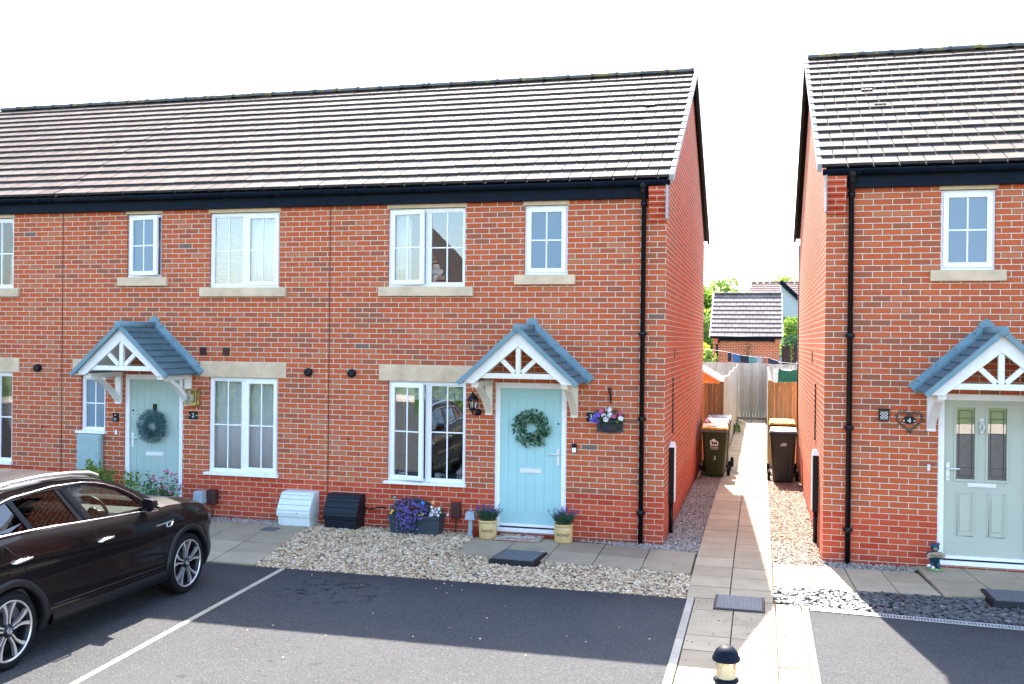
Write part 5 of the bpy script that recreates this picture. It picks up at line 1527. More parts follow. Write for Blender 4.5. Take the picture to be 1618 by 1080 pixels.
board_fence('board_fence', 'brown board fence panel between the left house and its bins', 'fence', (.005, 8.92), (.405, 8.92), .06, 1.88, 'fence_brown', .10, (1.0,))
board_fence('board_fence', 'tan board fence panel beside the right house behind its bins', 'fence', (1.45, 8.92), (2.03, 8.92), .06, 1.93, 'fence_tan', .095, (0.0,))
board_fence('fence', 'long weathered pale fence along the left of the alley path', 'fence', (.46, 9.1), (.46, 22.25), .05, 1.98, 'fence_pale', .12, (), wave=.035)
board_fence('fence', 'long weathered pale fence along the right of the alley path', 'fence', (1.46, 22.25), (1.46, 9.05), .05, 1.93, 'fence_pale', .12, ())
board_fence('garden_gate', 'tall weathered grey board gate closing the alley', 'gate', (.45, 22.32), (1.47, 22.32), .10, 2.05, 'fence_pale', .105, ())
m = MB(); m.box(.40, 1.50, 22.2, 22.45, .04, .15); single(m, 'step', M['kerb'], 'low concrete step below the alley gate', 'step')
board_fence('fence', 'grey garden fence far behind, running left from the gate', 'fence', (-5.0, 24.5), (.4, 24.5), .0, 2.02, 'fence_pale', .14)
board_fence('fence', 'grey garden fence far behind, running right from the gate', 'fence', (1.5, 24.5), (8.0, 24.5), .0, 1.98, 'fence_pale', .14)
board_fence('fence', 'dark maroon board fence right of the brick garage', 'fence', (2.15, 33), (7.5, 33), 0, 2.62, 'fence_dark', .15)
board_fence('fence', 'dark maroon board fence left of the brick garage', 'fence', (-9, 33), (-.9, 33), 0, 2.5, 'fence_dark', .15)
t = thing('shed', 'orange stained garden shed with pale felt roof', 'shed', (-.9, 12.2, 0))
m = MB(); m.prism([(-2.05, 0), (.27, 0), (.27, 1.80), (-.90, 2.46), (-2.05, 1.80)], 'y', 11.4, 13.4); m.build('walls', M['shed'], t)
m = MB()
for sg in (-1, 1): m.hexa([(-.90, 11.25, 2.47), (-.90 + sg * 1.27, 11.25, 1.755), (-.90 + sg * 1.27, 13.6, 1.755), (-.90, 13.6, 2.47)], [(-.90, 11.25, 2.53), (-.90 + sg * 1.27, 11.25, 1.815), (-.90 + sg * 1.27, 13.6, 1.815), (-.90, 13.6, 2.53)])
m.build('roof', M['felt'], t, bevel=.004)
# airer and green towel
t = thing('clothes_airer', 'white wire clothes airer behind the tan fence panel', 'clothes airer', (1.85, 12, 0))
m = MB()
for xx in (1.58, 2.35):
    m.tube([(xx, 11.7, 0), (xx, 12.3, 2.13)], .012, 6); m.tube([(xx, 12.3, 0), (xx, 11.7, 2.13)], .012, 6)
for k in range(6): m.tube([(1.58, 11.75 + .1 * k, 2.12 - .05 * (k % 2)), (2.35, 11.75 + .1 * k, 2.12 - .05 * (k % 2))], .008, 5)
for k in range(5): m.tube([(1.56, 11.72, 2.1 - .07 * k), (1.72, 11.70, 2.1 - .075 * k)], .012, 5)
m.build('frame', M['white'], t)
m = MB(); NX, NZ = 18, 8
for side in (0, 1):
    vs_ = []
    for j in range(NZ + 1):
        for i in range(NX + 1):
            u = i / NX; v = j / NZ; x_ = 1.66 + .52 * u; sag = -.05 * math.sin(u * math.pi) ** 2 + .03 * u + .012 * math.sin(u * 21)
            vs_.append((x_, 11.62 - .012 * math.sin(u * 14) * v + (.03 if side else 0), 2.14 + sag * (1 - v) - .42 * v))
    m.add(vs_, [(j * (NX + 1) + i, j * (NX + 1) + i + 1, (j + 1) * (NX + 1) + i + 1, (j + 1) * (NX + 1) + i) for j in range(NZ) for i in range(NX)], 0, True)
single(m, 'towel', plain('towel_green', (.015, .16, .115), .95, var=.3, scale=40), 'dark green towel hung over the white airer', 'towel', recalc=False)
# washing line
t = thing('washing_line', 'thin washing line strung above the grey back fence', 'washing line', (1, 26, 0))
LP = [(-1.35, 26, 2.55), (-.15, 26, 2.42), (.45, 26, 2.28), (1.0, 26, 2.22), (1.5, 26, 2.2), (2.0, 26, 2.02), (2.6, 26, 1.98)]
m = MB(); m.tube(LP, .008, 5); m.build('line', M['whitepaint'], t)
for x_, z_ in ((-1.35, 2.6), (2.6, 2.05)):
    m = MB(); m.tube([(x_, 26, 0), (x_, 26, z_)], .03, 8); m.build('pole', M['galv'], t)
def line_z(x):
    for (a, _, c), (b, _, d) in zip(LP, LP[1:]):
        if a <= x <= b: return c + (d - c) * (x - a) / (b - a)
CL = [(-.02, .13, .34, (.015, .02, .045), 'dark navy sock pair, leftmost on the washing line', 'socks'), (.17, .26, .36, (.03, .09, .22), 'mid blue vest on the washing line', 'vest'), (.46, .30, .36, (.012, .018, .03), 'black T-shirt on the washing line', 'T-shirt'), (.78, .25, .34, (.06, .17, .16), 'pale teal cloth on the washing line', 'cloth'), (1.05, .24, .34, (.20, .23, .27), 'light grey top on the washing line', 'top'), (1.30, .16, .30, (.22, .09, .065), 'small rust red cloth on the washing line', 'cloth'), (1.52, .36, .34, (.018, .025, .045), 'dark blue trousers, rightmost on the washing line', 'trousers')]
for x_, w_, h_, col, lb, ct in CL:
    m = MB(); NX = 8
    vs_ = []
    for j in range(5):
        for i in range(NX + 1):
            u = i / NX; v = j / 4; xx = x_ + w_ * 1.12 * (u - .5) * (1 - .08 * v) + w_ / 2
            vs_.append((xx, 26 + .02 * math.sin(u * 9 + x_ * 7) * (.3 + v), line_z(min(2.5, xx)) - h_ * v * (1 + .08 * math.sin(u * 5 + x_ * 9))))
    m.add(vs_, [(j * (NX + 1) + i, j * (NX + 1) + i + 1, (j + 1) * (NX + 1) + i + 1, (j + 1) * (NX + 1) + i) for j in range(4) for i in range(NX)], 0, True)
    o = single(m, ct.lower().replace('-', '_'), plain('cloth_' + str(int(x_ * 100)), col, .95, var=.25), lb, ct, 'washing hung on the line', recalc=False)
    md = o.modifiers.new('s', 'SOLIDIFY'); md.thickness = .006

# ---------------------------------------------------------------- garage and far house
t = thing('brick_garage', 'small red brick garage with grey tiled roof beyond the gardens', 'garage', (.63, 31, 0))
m = MB(); wall_front(m, -.84, 2.02, 31, 0, 3.02, [], .05)
for x, sg in ((-.84, -1), (2.02, 1)): m.add([(x, 31, 0), (x, 36, 0), (x, 36, 3.0), (x, 33.5, 4.95), (x, 31, 3.0)], [(0, 1, 2, 3, 4)])
for x0_, x1_ in ((-.86, -.62), (1.82, 2.04)): m.box(x0_, x1_, 30.86, 31.0, 2.7, 3.05)
m.build('wall', M['brick'], t, recalc=False)
pitched_roof(t, -.93, 2.10, 30.75, 3.02, 33.5, 5.03, 36.2, 3.05, (True, True), 21, 10, 'roof_pale')
m = MB(); m.box(-.62, 1.82, 30.84, 30.93, 2.82, 2.99); m.tube([(-.93, 30.70, 3.0), (2.1, 30.70, 3.0)], .055, 8); m.build('gutter', M['navy'], t)
m = MB(); m.tube([(-.56, 30.70, 2.98), (-.56, 30.86, 2.8), (-.66, 30.95, 2.7), (-.66, 30.95, 0)], .035, 8); m.build('downpipe', M['black'], t)
t = thing('house', 'far house with hipped plum tiled roof behind the garage', 'house', (8, 62, 0))
m = MB(); m.box(-.2, 15, 60, 70, 0, 5.2); m.build('wall', M['render'], t)
rm = MB(); tiles(rm, .2, 15.5, 59.7, 5.1, 65, 7.35, 13, wd=.4, th=.07, seed=3)
rm.v = [(max(x, -.6 + (z - 5.1) * .52) if True else x, y, z) for x, y, z in rm.v]
rm.add([(-.9, 59.6, 5.0), (.45, 65, 7.36), (-.9, 70.4, 5.0)], [(0, 1, 2)]); rm.add([(.45, 65, 7.3), (15.5, 65, 7.3), (15.5, 59.6, 5.0), (-.9, 59.6, 5.0)], [(0, 1, 2, 3)]); rm.add([(.45, 65, 7.3), (15.5, 65, 7.3), (15.5, 70.4, 5.0), (-.9, 70.4, 5.0)], [(3, 2, 1, 0)])
rf = rm.build('roof', M['roof_far'], t, recalc=False)
m = MB(); x = .45
while x < 15.3: m.tube([(x, 65, 7.38), (x + .4, 65, 7.38)], .13, 6); x += .46
m.build('ridge', M['roof_far'], rf)
gp = MB(); gp.prism([(2.5, 4.6), (2.5, 6.9), (5.5, 4.1)], 'y', 56.5, 60.2); gp.build('gable', M['render'], t)
gp = MB(); gp.bar((2.45, 56.4, 6.95), (5.6, 56.4, 4.0), .3, .16, (0, 1, 0)); gp.build('barge_board', M['navy'], t)

# ---------------------------------------------------------------- trees and bushes
def crown(mb, blobs, n, L, seed, mi=0):
    q = random.Random(seed); tot = sum(b[3] ** 2 for b in blobs)
    for (x, y, z, r, fz) in blobs:
        k = int(n * r * r / tot)
        for _ in range(k):
            d = Vector((q.gauss(0, 1), q.gauss(0, 1), q.gauss(0, 1))).normalized(); s = r * q.uniform(.55, 1.08)
            p = Vector((x + d.x * s, y + d.y * s, z + d.z * s * fz))
            mb.leaf(p, d + Vector((q.uniform(-1, 1), q.uniform(-1, 1), q.uniform(-.4, .8))), L * q.uniform(.6, 1.4), L * q.uniform(.5, .9), mi, Vector((q.gauss(0, 1), q.gauss(0, 1), q.gauss(0, 1))))


def tree(x, y, h, w, label, mat, seed, n=5200, L=.3, name='tree', cat='tree'):
    t = thing(name, label, cat, (x, y, 0)); q = random.Random(seed)
    blobs = []
    for k in range(13):
        a = q.uniform(0, 6.28); rr_ = q.uniform(0, .62) * w
        z = h * q.uniform(.38, .86); blobs.append((x + rr_ * math.cos(a), y + rr_ * math.sin(a), z, w * q.uniform(.26, .46), .85))
    blobs.append((x, y, h * .84, w * .34, 1.0))
    m = MB(); crown(m, blobs, n, L, seed); m.build('crown', M[mat], t, recalc=False)
    m = MB(); m.tube([(x, y, -.1), (x + .1, y, h * .3), (x, y, h * .6), (x + .05, y, h * .8)], [h * .03, h * .024, h * .016, h * .006], 8)
    for b in blobs[:6]: m.tube([(x, y, h * .35), ((x + b[0]) / 2, (y + b[1]) / 2, (h * .4 + b[2]) / 2), b[:3]], [h * .014, h * .009, h * .004], 6)
    m.build('trunk', M['bark'], t)


tree(-6.2, 58, 7.6, 3.4, 'bright green leafy tree, far left seen past the garage', 'leafbright', 41)
tree(-3.0, 50, 6.6, 2.6, 'mid green tree behind the garage roof corner', 'leafbright', 42, 6500, .26)
tree(-1.3, 70, 8.6, 2.6, 'pale green treetop rising over the left end of the garage ridge', 'leafbright', 54, 5200, .26)
tree(-1.9, 44, 4.9, 1.7, 'rounded light green tree just left of the garage', 'leafbright', 43, 4200, .18)
tree(3.0, 86, 9.4, 3.6, 'treetop showing above the far plum roof, left one', 'leafbright', 44)
tree(9.0, 88, 9.8, 4.2, 'treetop showing above the far plum roof, right one', 'leafbright', 45)
tree(3.0, 46, 4.5, 1.35, 'yellow green bushy tree right of the garage', 'leafbright', 46, 4600, .16)
tree(3.0, 36.5, 3.35, .9, 'dark green shrub above the maroon fence', 'leafdeep', 47, 2600, .11, 'shrub', 'shrub')
tree(-1.75, 34.6, 3.0, .9, 'dark green shrub left of the garage wall', 'leafdeep', 48, 2600, .11, 'shrub', 'shrub')
tree(-.95, 29.4, 2.75, .45, 'small pale green shrub before the garage downpipe', 'leafbright', 49, 1100, .09, 'shrub', 'shrub')
m = MB(); crown(m, [(-1.55, 30, 2.45, .28, .7), (-1.2, 30, 2.5, .25, .7)], 500, .09, 50); m.tube([(-1.4, 30, 0), (-1.4, 30, 2.3)], .02, 6); single(m, 'shrub', leaf_mat('yellow_leaf', [(.5, .42, .02), (.62, .55, .04)]), 'bright yellow shrub left of the garage', 'shrub', recalc=False)
m = MB(); q = random.Random(51)
for i in range(40): m.leaf((2.52 + q.gauss(0, .03), 31.4, 2.0 + i * .018), (q.uniform(-1, 1), -.4, .6), .09, .05)
m.tube([(2.52, 31.4, 0), (2.52, 31.4, 2.7)], .012, 5); single(m, 'climbing_plant', M['leafbright'], 'thin yellow green climber against the maroon fence', 'climber', recalc=False)
m = MB(); q = random.Random(52)
for i in range(60): m.leaf((.68 + q.gauss(0, .07), 30.6, 2.0 + i * .012), (q.uniform(-1, 1), -.4, .6), .08, .04)
m.tube([(.68, 30.6, 0), (.68, 30.6, 2.6)], .012, 5); single(m, 'climbing_plant', M['leafdeep'], 'slim green climber against the garage wall', 'climber', recalc=False)
# weed by the alley gate
m = MB(); leafball(m, (.54, 17, .14), (.06, .5, .12), 160, .12, .04, 0, 53); single(m, 'weed', M['leaf'], 'green weed at the foot of the pale alley fence', 'weed', recalc=False)


def clump(x, y, h, w, label, n, L, W, seed, fl=None, mat='leaf'):
    t = thing('flowering_plant' if fl else 'garden_plant', label, 'plant', (x, y, gz(y))); q = random.Random(seed); z = gz(y)
    m = MB(); tips = []
    for s in range(16):
        a = q.uniform(0, 6.28); rr_ = w * q.uniform(.1, 1); hh = h * q.uniform(.55, 1)
        b = Vector((x + rr_ * .4 * math.cos(a), y + rr_ * .3 * math.sin(a), z)); e = Vector((x + rr_ * math.cos(a), y + rr_ * .55 * math.sin(a), z + hh)); tips.append(e)
        m.tube([b, (b + e) / 2, e], [.005, .004, .002], 4, 0, False)
        for k in range(n // 16):
            f_ = q.uniform(.15, 1); p = b.lerp(e, f_)
            m.leaf(p, (q.uniform(-1, 1), q.uniform(-1, 1), q.uniform(-.1, .8)), L * q.uniform(.6, 1.3), W * q.uniform(.6, 1.3))
    m.build('foliage', M[mat], t, recalc=False)
    if fl:
        m = MB()
        for e in tips:
            for k in range(2): flower(m, e + Vector((q.gauss(0, .025), q.gauss(0, .02), q.gauss(0, .03))), .02, 0, q, 5)
        m.build('flowers', M[fl], t, recalc=False)


clump(-8.62, -.30, .86, .28, 'tall glossy yellow green plant beside the wall meter box', 620, .11, .05, 61, None, 'leafbright')
clump(-8.10, -.75, .72, .26, 'upright green plant before the left half of the sage door', 520, .07, .028, 62)
clump(-7.72, -.70, .78, .26, 'pale green plant before the middle of the sage door', 520, .07, .03, 63, None, 'leafbright')
clump(-7.38, -.65, .76, .26, 'bushy mid green plant before the right half of the sage door', 520, .06, .026, 64)
clump(-7.17, -.62, .80, .24, 'pink flowered airy plant at the right door jamb', 380, .06, .022, 65, 'pansypink')

# ---------------------------------------------------------------- curtains, blinds, things on the window sills
def drape(x0, x1, z0, z1, y, label, cat, mat, folds=7, amp=.018, name='curtain'):
    m = MB(); N_ = max(24, folds * 6)
    vs_ = []
    for j in range(2):
        z = z1 if j == 0 else z0
        for i in range(N_ + 1):
            u = i / N_; vs_.append((x0 + (x1 - x0) * u, y + amp * math.sin(u * folds * 2 * math.pi) + amp * .5 * math.sin(u * folds * 3.1 + 1), z))
    m.add(vs_, [(i, i + 1, N_ + 2 + i, N_ + 1 + i) for i in range(N_)], 0, True)
    o = single(m, name, M[mat], label, cat, recalc=False); md = o.modifiers.new('s', 'SOLIDIFY'); md.thickness = .003; return o


def slat_blind(x0, x1, z0, z1, y, label):
    m = MB(); z = z1
    while z > z0: m.hexa([(x0, y, z - .004), (x1, y, z - .004), (x1, y + .03, z - .022), (x0, y + .03, z - .022)], [(x0, y, z), (x1, y, z), (x1, y + .03, z - .018), (x0, y + .03, z - .018)]); z -= .036
    m.box(x0, x1, y - .002, y + .04, z1 + .001, z1 + .04)
    return single(m, 'blind', M['blind'], label, 'blind')


drape(-6.86, -5.76, .76, 2.17, .14, 'white net curtain in the lower window of the sage door house', 'curtain', 'net', 12, .006)
slat_blind(-6.86, -6.33, 3.58, 4.64, .128, 'pale slatted blind in the left light of the upper window above the sage door house')
drape(-6.31, -5.77, 3.58, 4.64, .15, 'white curtain in the right light of the upper window above the sage door house', 'curtain', 'net', 9, .016)
drape(-8.31, -7.77, 3.74, 4.66, .22, 'pale curtain behind the small frosted upper window with open sash', 'curtain', 'net', 3, .01)
slat_blind(-11.5, -10.46, 3.6, 4.64, .128, 'pale slatted blind in the upper window at the left photo edge')
slat_blind(-11.5, -10.46, 1.0, 2.15, .128, 'pale slatted blind in the lower window at the left photo edge')
drape(-3.97, -3.72, 3.58, 4.64, .22, 'white bedroom curtain bunched at the left of the upper open window', 'curtain', 'net', 4, .025)
m = MB(); m.box(-3.96, -2.83, .19, .215, 1.93, 2.17); m.box(-3.96, -2.83, .185, .22, 1.915, 1.93); single(m, 'blind', M['blind'], 'half raised roller blind in the lower open window', 'blind')
m = MB(); m.tube([(-3.80, .19, 1.93), (-3.80, .19, 1.1)], .004, 4); single(m, 'pull_cord', M['whitepaint'], 'thin pull cord hanging from the roller blind', 'cord')
m = MB(); m.box(-3.95, -3.78, .20, .22, 3.60, 3.80); single(m, 'picture_frame', plain('card', (.35, .17, .09), .8), 'small brown framed picture on the upper window sill', 'picture frame')
t = thing('flower_vase', 'pink flowers in a small vase on the upper bedroom sill', 'vase', (-3.35, .2, 3.56)); m = MB(); m.lathe([(0, 0), (.03, 0), (.045, .06), (.03, .10), (0, .10)], 12, (-3.34, .2, 3.56)); m.build('vase', M['lid_pink'], t)
m = MB(); q = random.Random(71)
for k in range(16): flower(m, (-3.31 + q.gauss(0, .045), .15, 3.76 + q.gauss(0, .045)), .05, 0, q)
m.build('flowers', M['pansywhite'], t, recalc=False)
t = thing('table_lamp', 'dim table lamp behind the small frosted window of the blue door house', 'lamp', (-1.66, .3, 3.7)); m = MB(); m.lathe([(.10, .10), (.075, .28)], 16, (-1.64, .32, 3.62)); m.build('shade', M['cream'], t); m = MB(); m.lathe([(0, 0), (.05, 0), (.03, .1), (0, .11)], 12, (-1.64, .32, 3.62)); m.build('base', M['cream'], t)
t = thing('mug', 'white mug on the lower window sill', 'mug', (-3.24, .17, .76)); m = MB(); m.lathe([(0, 0), (.05, 0), (.055, .10), (.048, .10), (.044, .01), (0, .01)], 16, (-3.26, .17, .76)); m.build('cup', M['white'], t); m = MB(); m.tube([(-3.205, .17, .84), (-3.17, .17, .845), (-3.165, .17, .80), (-3.205, .17, .785)], .009, 6); m.build('handle', M['white'], t)
t = thing('candle_lantern', 'small white house shaped lantern on the lower window sill', 'lantern', (-2.91, .18, .76)); m = MB(); frame_rect(m, -2.96, -2.86, .76, .88, .13, .14, .014); frame_rect(m, -2.96, -2.86, .76, .88, .22, .23, .014); m.box(-2.965, -2.855, .125, .235, .755, .765); m.lathe([(.085, .12), (.05, .16), (.02, .19), (0, .2)], 8, (-2.91, .18, .76), smooth=False); m.tube([(-2.93, .18, .955), (-2.93, .18, .985), (-2.89, .18, .985), (-2.89, .18, .955)], .005, 5); m.build('frame', M['white'], t)
m = MB(); m.lathe([(0, 0), (.025, 0), (.025, .07), (0, .07)], 10, (-2.91, .18, .766)); m.build('candle', M['cream'], t)
for x_, lb, mt in ((-3.82, 'small potted plant at the left of the lower window sill', 'white'), (-3.20, 'bushy potted plant behind the mug in the lower window', 'planter')):
    y_ = .2 if x_ < -3.5 else .34
    t = thing('potted_plant', lb, 'potted plant', (x_, y_, .76)); m = MB(); m.lathe([(0, 0), (.05, 0), (.065, .10), (0, .10)], 14, (x_, y_, .76)); m.build('pot', M[mt], t); m = MB(); q = random.Random(int(-x_ * 50))
    for k in range(150): m.leaf((x_ + q.gauss(0, .03), y_ + q.gauss(0, .02), .85 + q.uniform(0, .05)), (q.uniform(-1, 1), q.uniform(-.6, .6), q.uniform(.5, 1.4)), q.uniform(.08, .22), .015)
    m.build('foliage', M['leaf'], t, recalc=False)
t = thing('flower_vase', 'dried flower vase behind the small frosted window on the right house', 'vase', (3.62, Y4 + .25, 3.72)); m = MB(); m.lathe([(0, 0), (.05, 0), (.07, .10), (.05, .20), (.06, .26), (0, .26)], 12, (3.62, Y4 + .27, 3.72)); m.build('vase', M['cream'], t)

# ---------------------------------------------------------------- street behind the camera (seen only in the panes)
t = thing('hedge', 'clipped yellow green hedge across the road', 'hedge', (-8, -16.4, 0))
m = MB(); q = random.Random(81)
for i in range(9000):
    x_ = q.uniform(-19, -3.4); z_ = q.uniform(.15, 2.6); e = abs(q.gauss(0, .12))
    m.leaf((x_, -15.75 - e + .15 * math.sin(x_ * 2.1), z_ * (1 + .05 * math.sin(x_ * 3))), (q.uniform(-1, 1), q.uniform(0, 1), q.uniform(-.3, 1)), .14, .09)
m.build('foliage', M['leafbright'], t, recalc=False)
m = MB(); m.box(-19, -3.4, -17, -15.95, 0, 2.35); m.build('core', M['leafdeep'], t)
t = thing('detached_house', 'pale brick house with hipped roof across the road', 'house', (-18, -33, 0))
m = MB(); m.box(-19.5, -12.4, -36, -27.6, 0, 5.0); m.build('wall', plain('pale_brick', (.48, .36, .28), .9, var=.2), t)
rm = MB(); tiles(rm, -20.4, -11.5, -27.2, 4.95, -31.8, 9.0, 18, th=.06, seed=9, edge=2)
rm.v = [(min(max(x, -19.9 + (z - 4.95) * .79), -12.0 - (z - 4.95) * .79), y, z) for x, y, z in rm.v]
rm.add([(-19.9, -27.2, 4.9), (-12.0, -27.2, 4.9), (-15.2, -31.8, 8.95), (-16.7, -31.8, 8.95), (-12.0, -36.4, 4.9), (-19.9, -36.4, 4.9)], [(0, 1, 2, 3), (1, 4, 2), (3, 2, 4, 5), (0, 3, 5)], 0)
rm.build('roof', [M['roof'], M['blackmatte'], M['tile_edge_shade']], t, recalc=False)

for xx in (-18.5, -15.5):
    for z_ in (.9, 3.2):
        m = MB(); frame_rect(m, xx, xx + 1.4, z_, z_ + 1.3, -27.6, -27.54, .08); f_ = m.build('window', M['white'], t); m = MB(); m.box(xx + .08, xx + 1.32, -27.58, -27.57, z_ + .08, z_ + 1.22); m.build('pane', M['privacy'], f_)
t = thing('detached_house', 'cream rendered house with tiled roof across the road', 'house', (3, -40, 0))
m = MB(); m.box(-3, 12, -46, -38, 0, 5.2); m.build('wall', plain('cream_wall', (.62, .56, .46), .9), t)
rm = MB(); rm.add([(-3.5, -37.6, 5.1), (12.5, -37.6, 5.1), (12.5, -42, 8.2), (-3.5, -42, 8.2), (12.5, -46.4, 5.1), (-3.5, -46.4, 5.1)], [(0, 1, 2, 3), (1, 4, 2), (3, 2, 4, 5), (0, 3, 5)]); rm.build('roof', M['roof_far'], t)
m = MB(); m.quad((-40, -24, .02), (40, -24, .02), (40, -20.2, .02), (-40, -20.2, .02)); tag(m.build('pavement', M['kerb'], recalc=False), 'pale pavement beyond the road', 'pavement', kind='structure')
# ---------------------------------------------------------------- the black car
def lerp_tab(tab, v):
    tab = sorted(tab)
    if v <= tab[0][0]: return tab[0][1]
    for (a, x), (b, y) in zip(tab, tab[1:]):
        if v <= b:
            t_ = (v - a) / (b - a); return x + (y - x) * t_
    return tab[-1][1]


CX, CY = -5.695, -3.79
car = thing('parked_car', 'glossy black compact SUV parked nose to the house, cut by the left edge', 'car', (CX, CY, 0), local=True)
HW = [(.86, .42), (.80, .58), (.72, .70), (.60, .81), (.45, .88), (.2, .915), (-.3, .922), (-1.3, .928), (-2.6, .922), (-3.0, .89), (-3.25, .80), (-3.40, .62)]
ZB = [(.86, .60), (.80, .68), (.72, .765), (.60, .83), (.45, .895), (.25, .945), (0, .985), (-.35, 1.01), (-.8, 1.005), (-1.6, 1.055), (-2.4, 1.10), (-2.9, 1.10), (-3.2, 1.05), (-3.40, .95)]
ZL = [(.86, .30), (.6, .24), (-.4, .225), (-2.2, .235), (-3.1, .28), (-3.4, .36)]
PROF = [(0, .93), (.07, .975), (.16, .995), (.28, 1.0), (.42, .985), (.55, .972), (.64, .978), (.70, 1.0), (.76, 1.0), (.86, .988), (.94, .968), (1.0, .935)]
AR, AZ_ = .385, .315
AX = (0.0, -2.61)


def sidex(y, z):
    zb, zl = lerp_tab(ZB, y), lerp_tab(ZL, y)
    return lerp_tab(HW, y) * lerp_tab(PROF, max(0, min(1, (z - zl) / (zb - zl))))


def arch_z(y):
    for c in AX:
        d = abs(y - c)
        if d < AR: return AZ_ + math.sqrt(AR * AR - d * d) if d < AR - 1e-6 else AZ_
    return None


st = set()
for c in AX:
    for k in range(0, 19): st.add(round(c + AR * math.cos(math.pi * k / 18), 4))
for y in (.86, .83, .80, .76, .72, .66, .60, .52, -.40, -.46, -.7, -.9, -1.1, -1.3, -1.5, -1.7, -1.9, -2.1, -3.05, -3.15, -3.25, -3.33, -3.40): st.add(y)
st = sorted(st, reverse=True)
FR = [0, .04, .07, .16, .28, .36, .42, .50, .55, .60, .64, .68, .70, .73, .76, .82, .86, .90, .94, .97, 1.0]
for sg in (1, -1):
    pass
body = MB()
for sg in (1, -1):
    vs_ = []
    for y in st:
        zb, zl = lerp_tab(ZB, y), lerp_tab(ZL, y); az = arch_z(y)
        for i, f_ in enumerate(FR):
            z = zl + f_ * (zb - zl)
            if az is not None and z < az: z = min(az + .0004 * i, zb)
            vs_.append((sg * sidex(y, z), y, z))
    n = len(FR)
    fs_ = [(a * n + b, (a + 1) * n + b, (a + 1) * n + b + 1, a * n + b + 1) for a in range(len(st) - 1) for b in range(n - 1)]
    body.add(vs_, fs_, 0, True)
# nose and tail caps
for y, flip in ((st[0], 0), (st[-1], 1)):
    zb, zl = lerp_tab(ZB, y), lerp_tab(ZL, y)
    L_ = [(sidex(y, zl + f_ * (zb - zl)), y, zl + f_ * (zb - zl)) for f_ in FR]
    vs_ = L_ + [(-a, b, c) for a, b, c in L_]; n = len(FR)
    body.add(vs_, [(i, i + 1, n + i + 1, n + i) for i in range(n - 1)], 0, False)
bd = body.build('body', M['paint'], car)
# bonnet
bn = MB(); ys_ = [y for y in st if y >= -.47]; NT = 14
vs_ = []
for y in ys_:
    zb = lerp_tab(ZB, y); hw = sidex(y, zb); cr = .055 * min(1, (.9 - y) / .5)
    for k in range(NT + 1):
        u = -1 + 2 * k / NT; crease = .012 * math.exp(-((abs(u) - .72) / .08) ** 2)
        vs_.append((hw * u, y + (.0 if y < .7 else 0), zb + cr * (1 - u ** 4) + crease * min(1, (.9 - y) / .5)))
bn.add(vs_, [(a * (NT + 1) + b, a * (NT + 1) + b + 1, (a + 1) * (NT + 1) + b + 1, (a + 1) * (NT + 1) + b) for a in range(len(ys_) - 1) for b in range(NT)], 0, True)
bn.build('bonnet', M['paint'], car)


def tumble(y, z):
    return .842 - .50 * (z - 1.03) - .05 * ((y + 1.75) / 1.4) ** 2


TOP = [(-.40, 1.03), (-.53, 1.125), (-.75, 1.235), (-.94, 1.318), (-1.2, 1.395), (-1.5, 1.445), (-1.9, 1.462), (-2.4, 1.445), (-2.75, 1.385), (-3.0, 1.29), (-3.22, 1.09)]
BOT = [(-.40, 1.0), (-.8, .995), (-1.2, 1.02), (-1.6, 1.045), (-2.0, 1.07), (-2.4, 1.09), (-2.9, 1.09), (-3.22, 1.03)]
def zbel(y): return lerp_tab(BOT, y)
WF = [(-.66, 1.035), (-.80, 1.165), (-.98, 1.262), (-1.2, 1.335), (-1.43, 1.372), (-1.675, 1.385), (-1.47, 1.065)]
WR = [(-1.83, 1.39), (-2.1, 1.388), (-2.36, 1.36), (-2.24, 1.108), (-1.68, 1.082)]
WQ = [(-2.42, 1.355), (-2.52, 1.335), (-2.68, 1.13), (-2.30, 1.112)]


def dense(poly, mx=.06):
    o = []
    for a, b in zip(poly, poly[1:] + poly[:1]):
        n = max(1, int(math.hypot(b[0] - a[0], b[1] - a[1]) / mx)); o += [(a[0] + (b[0] - a[0]) * k / n, a[1] + (b[1] - a[1]) * k / n) for k in range(n)]
    return o


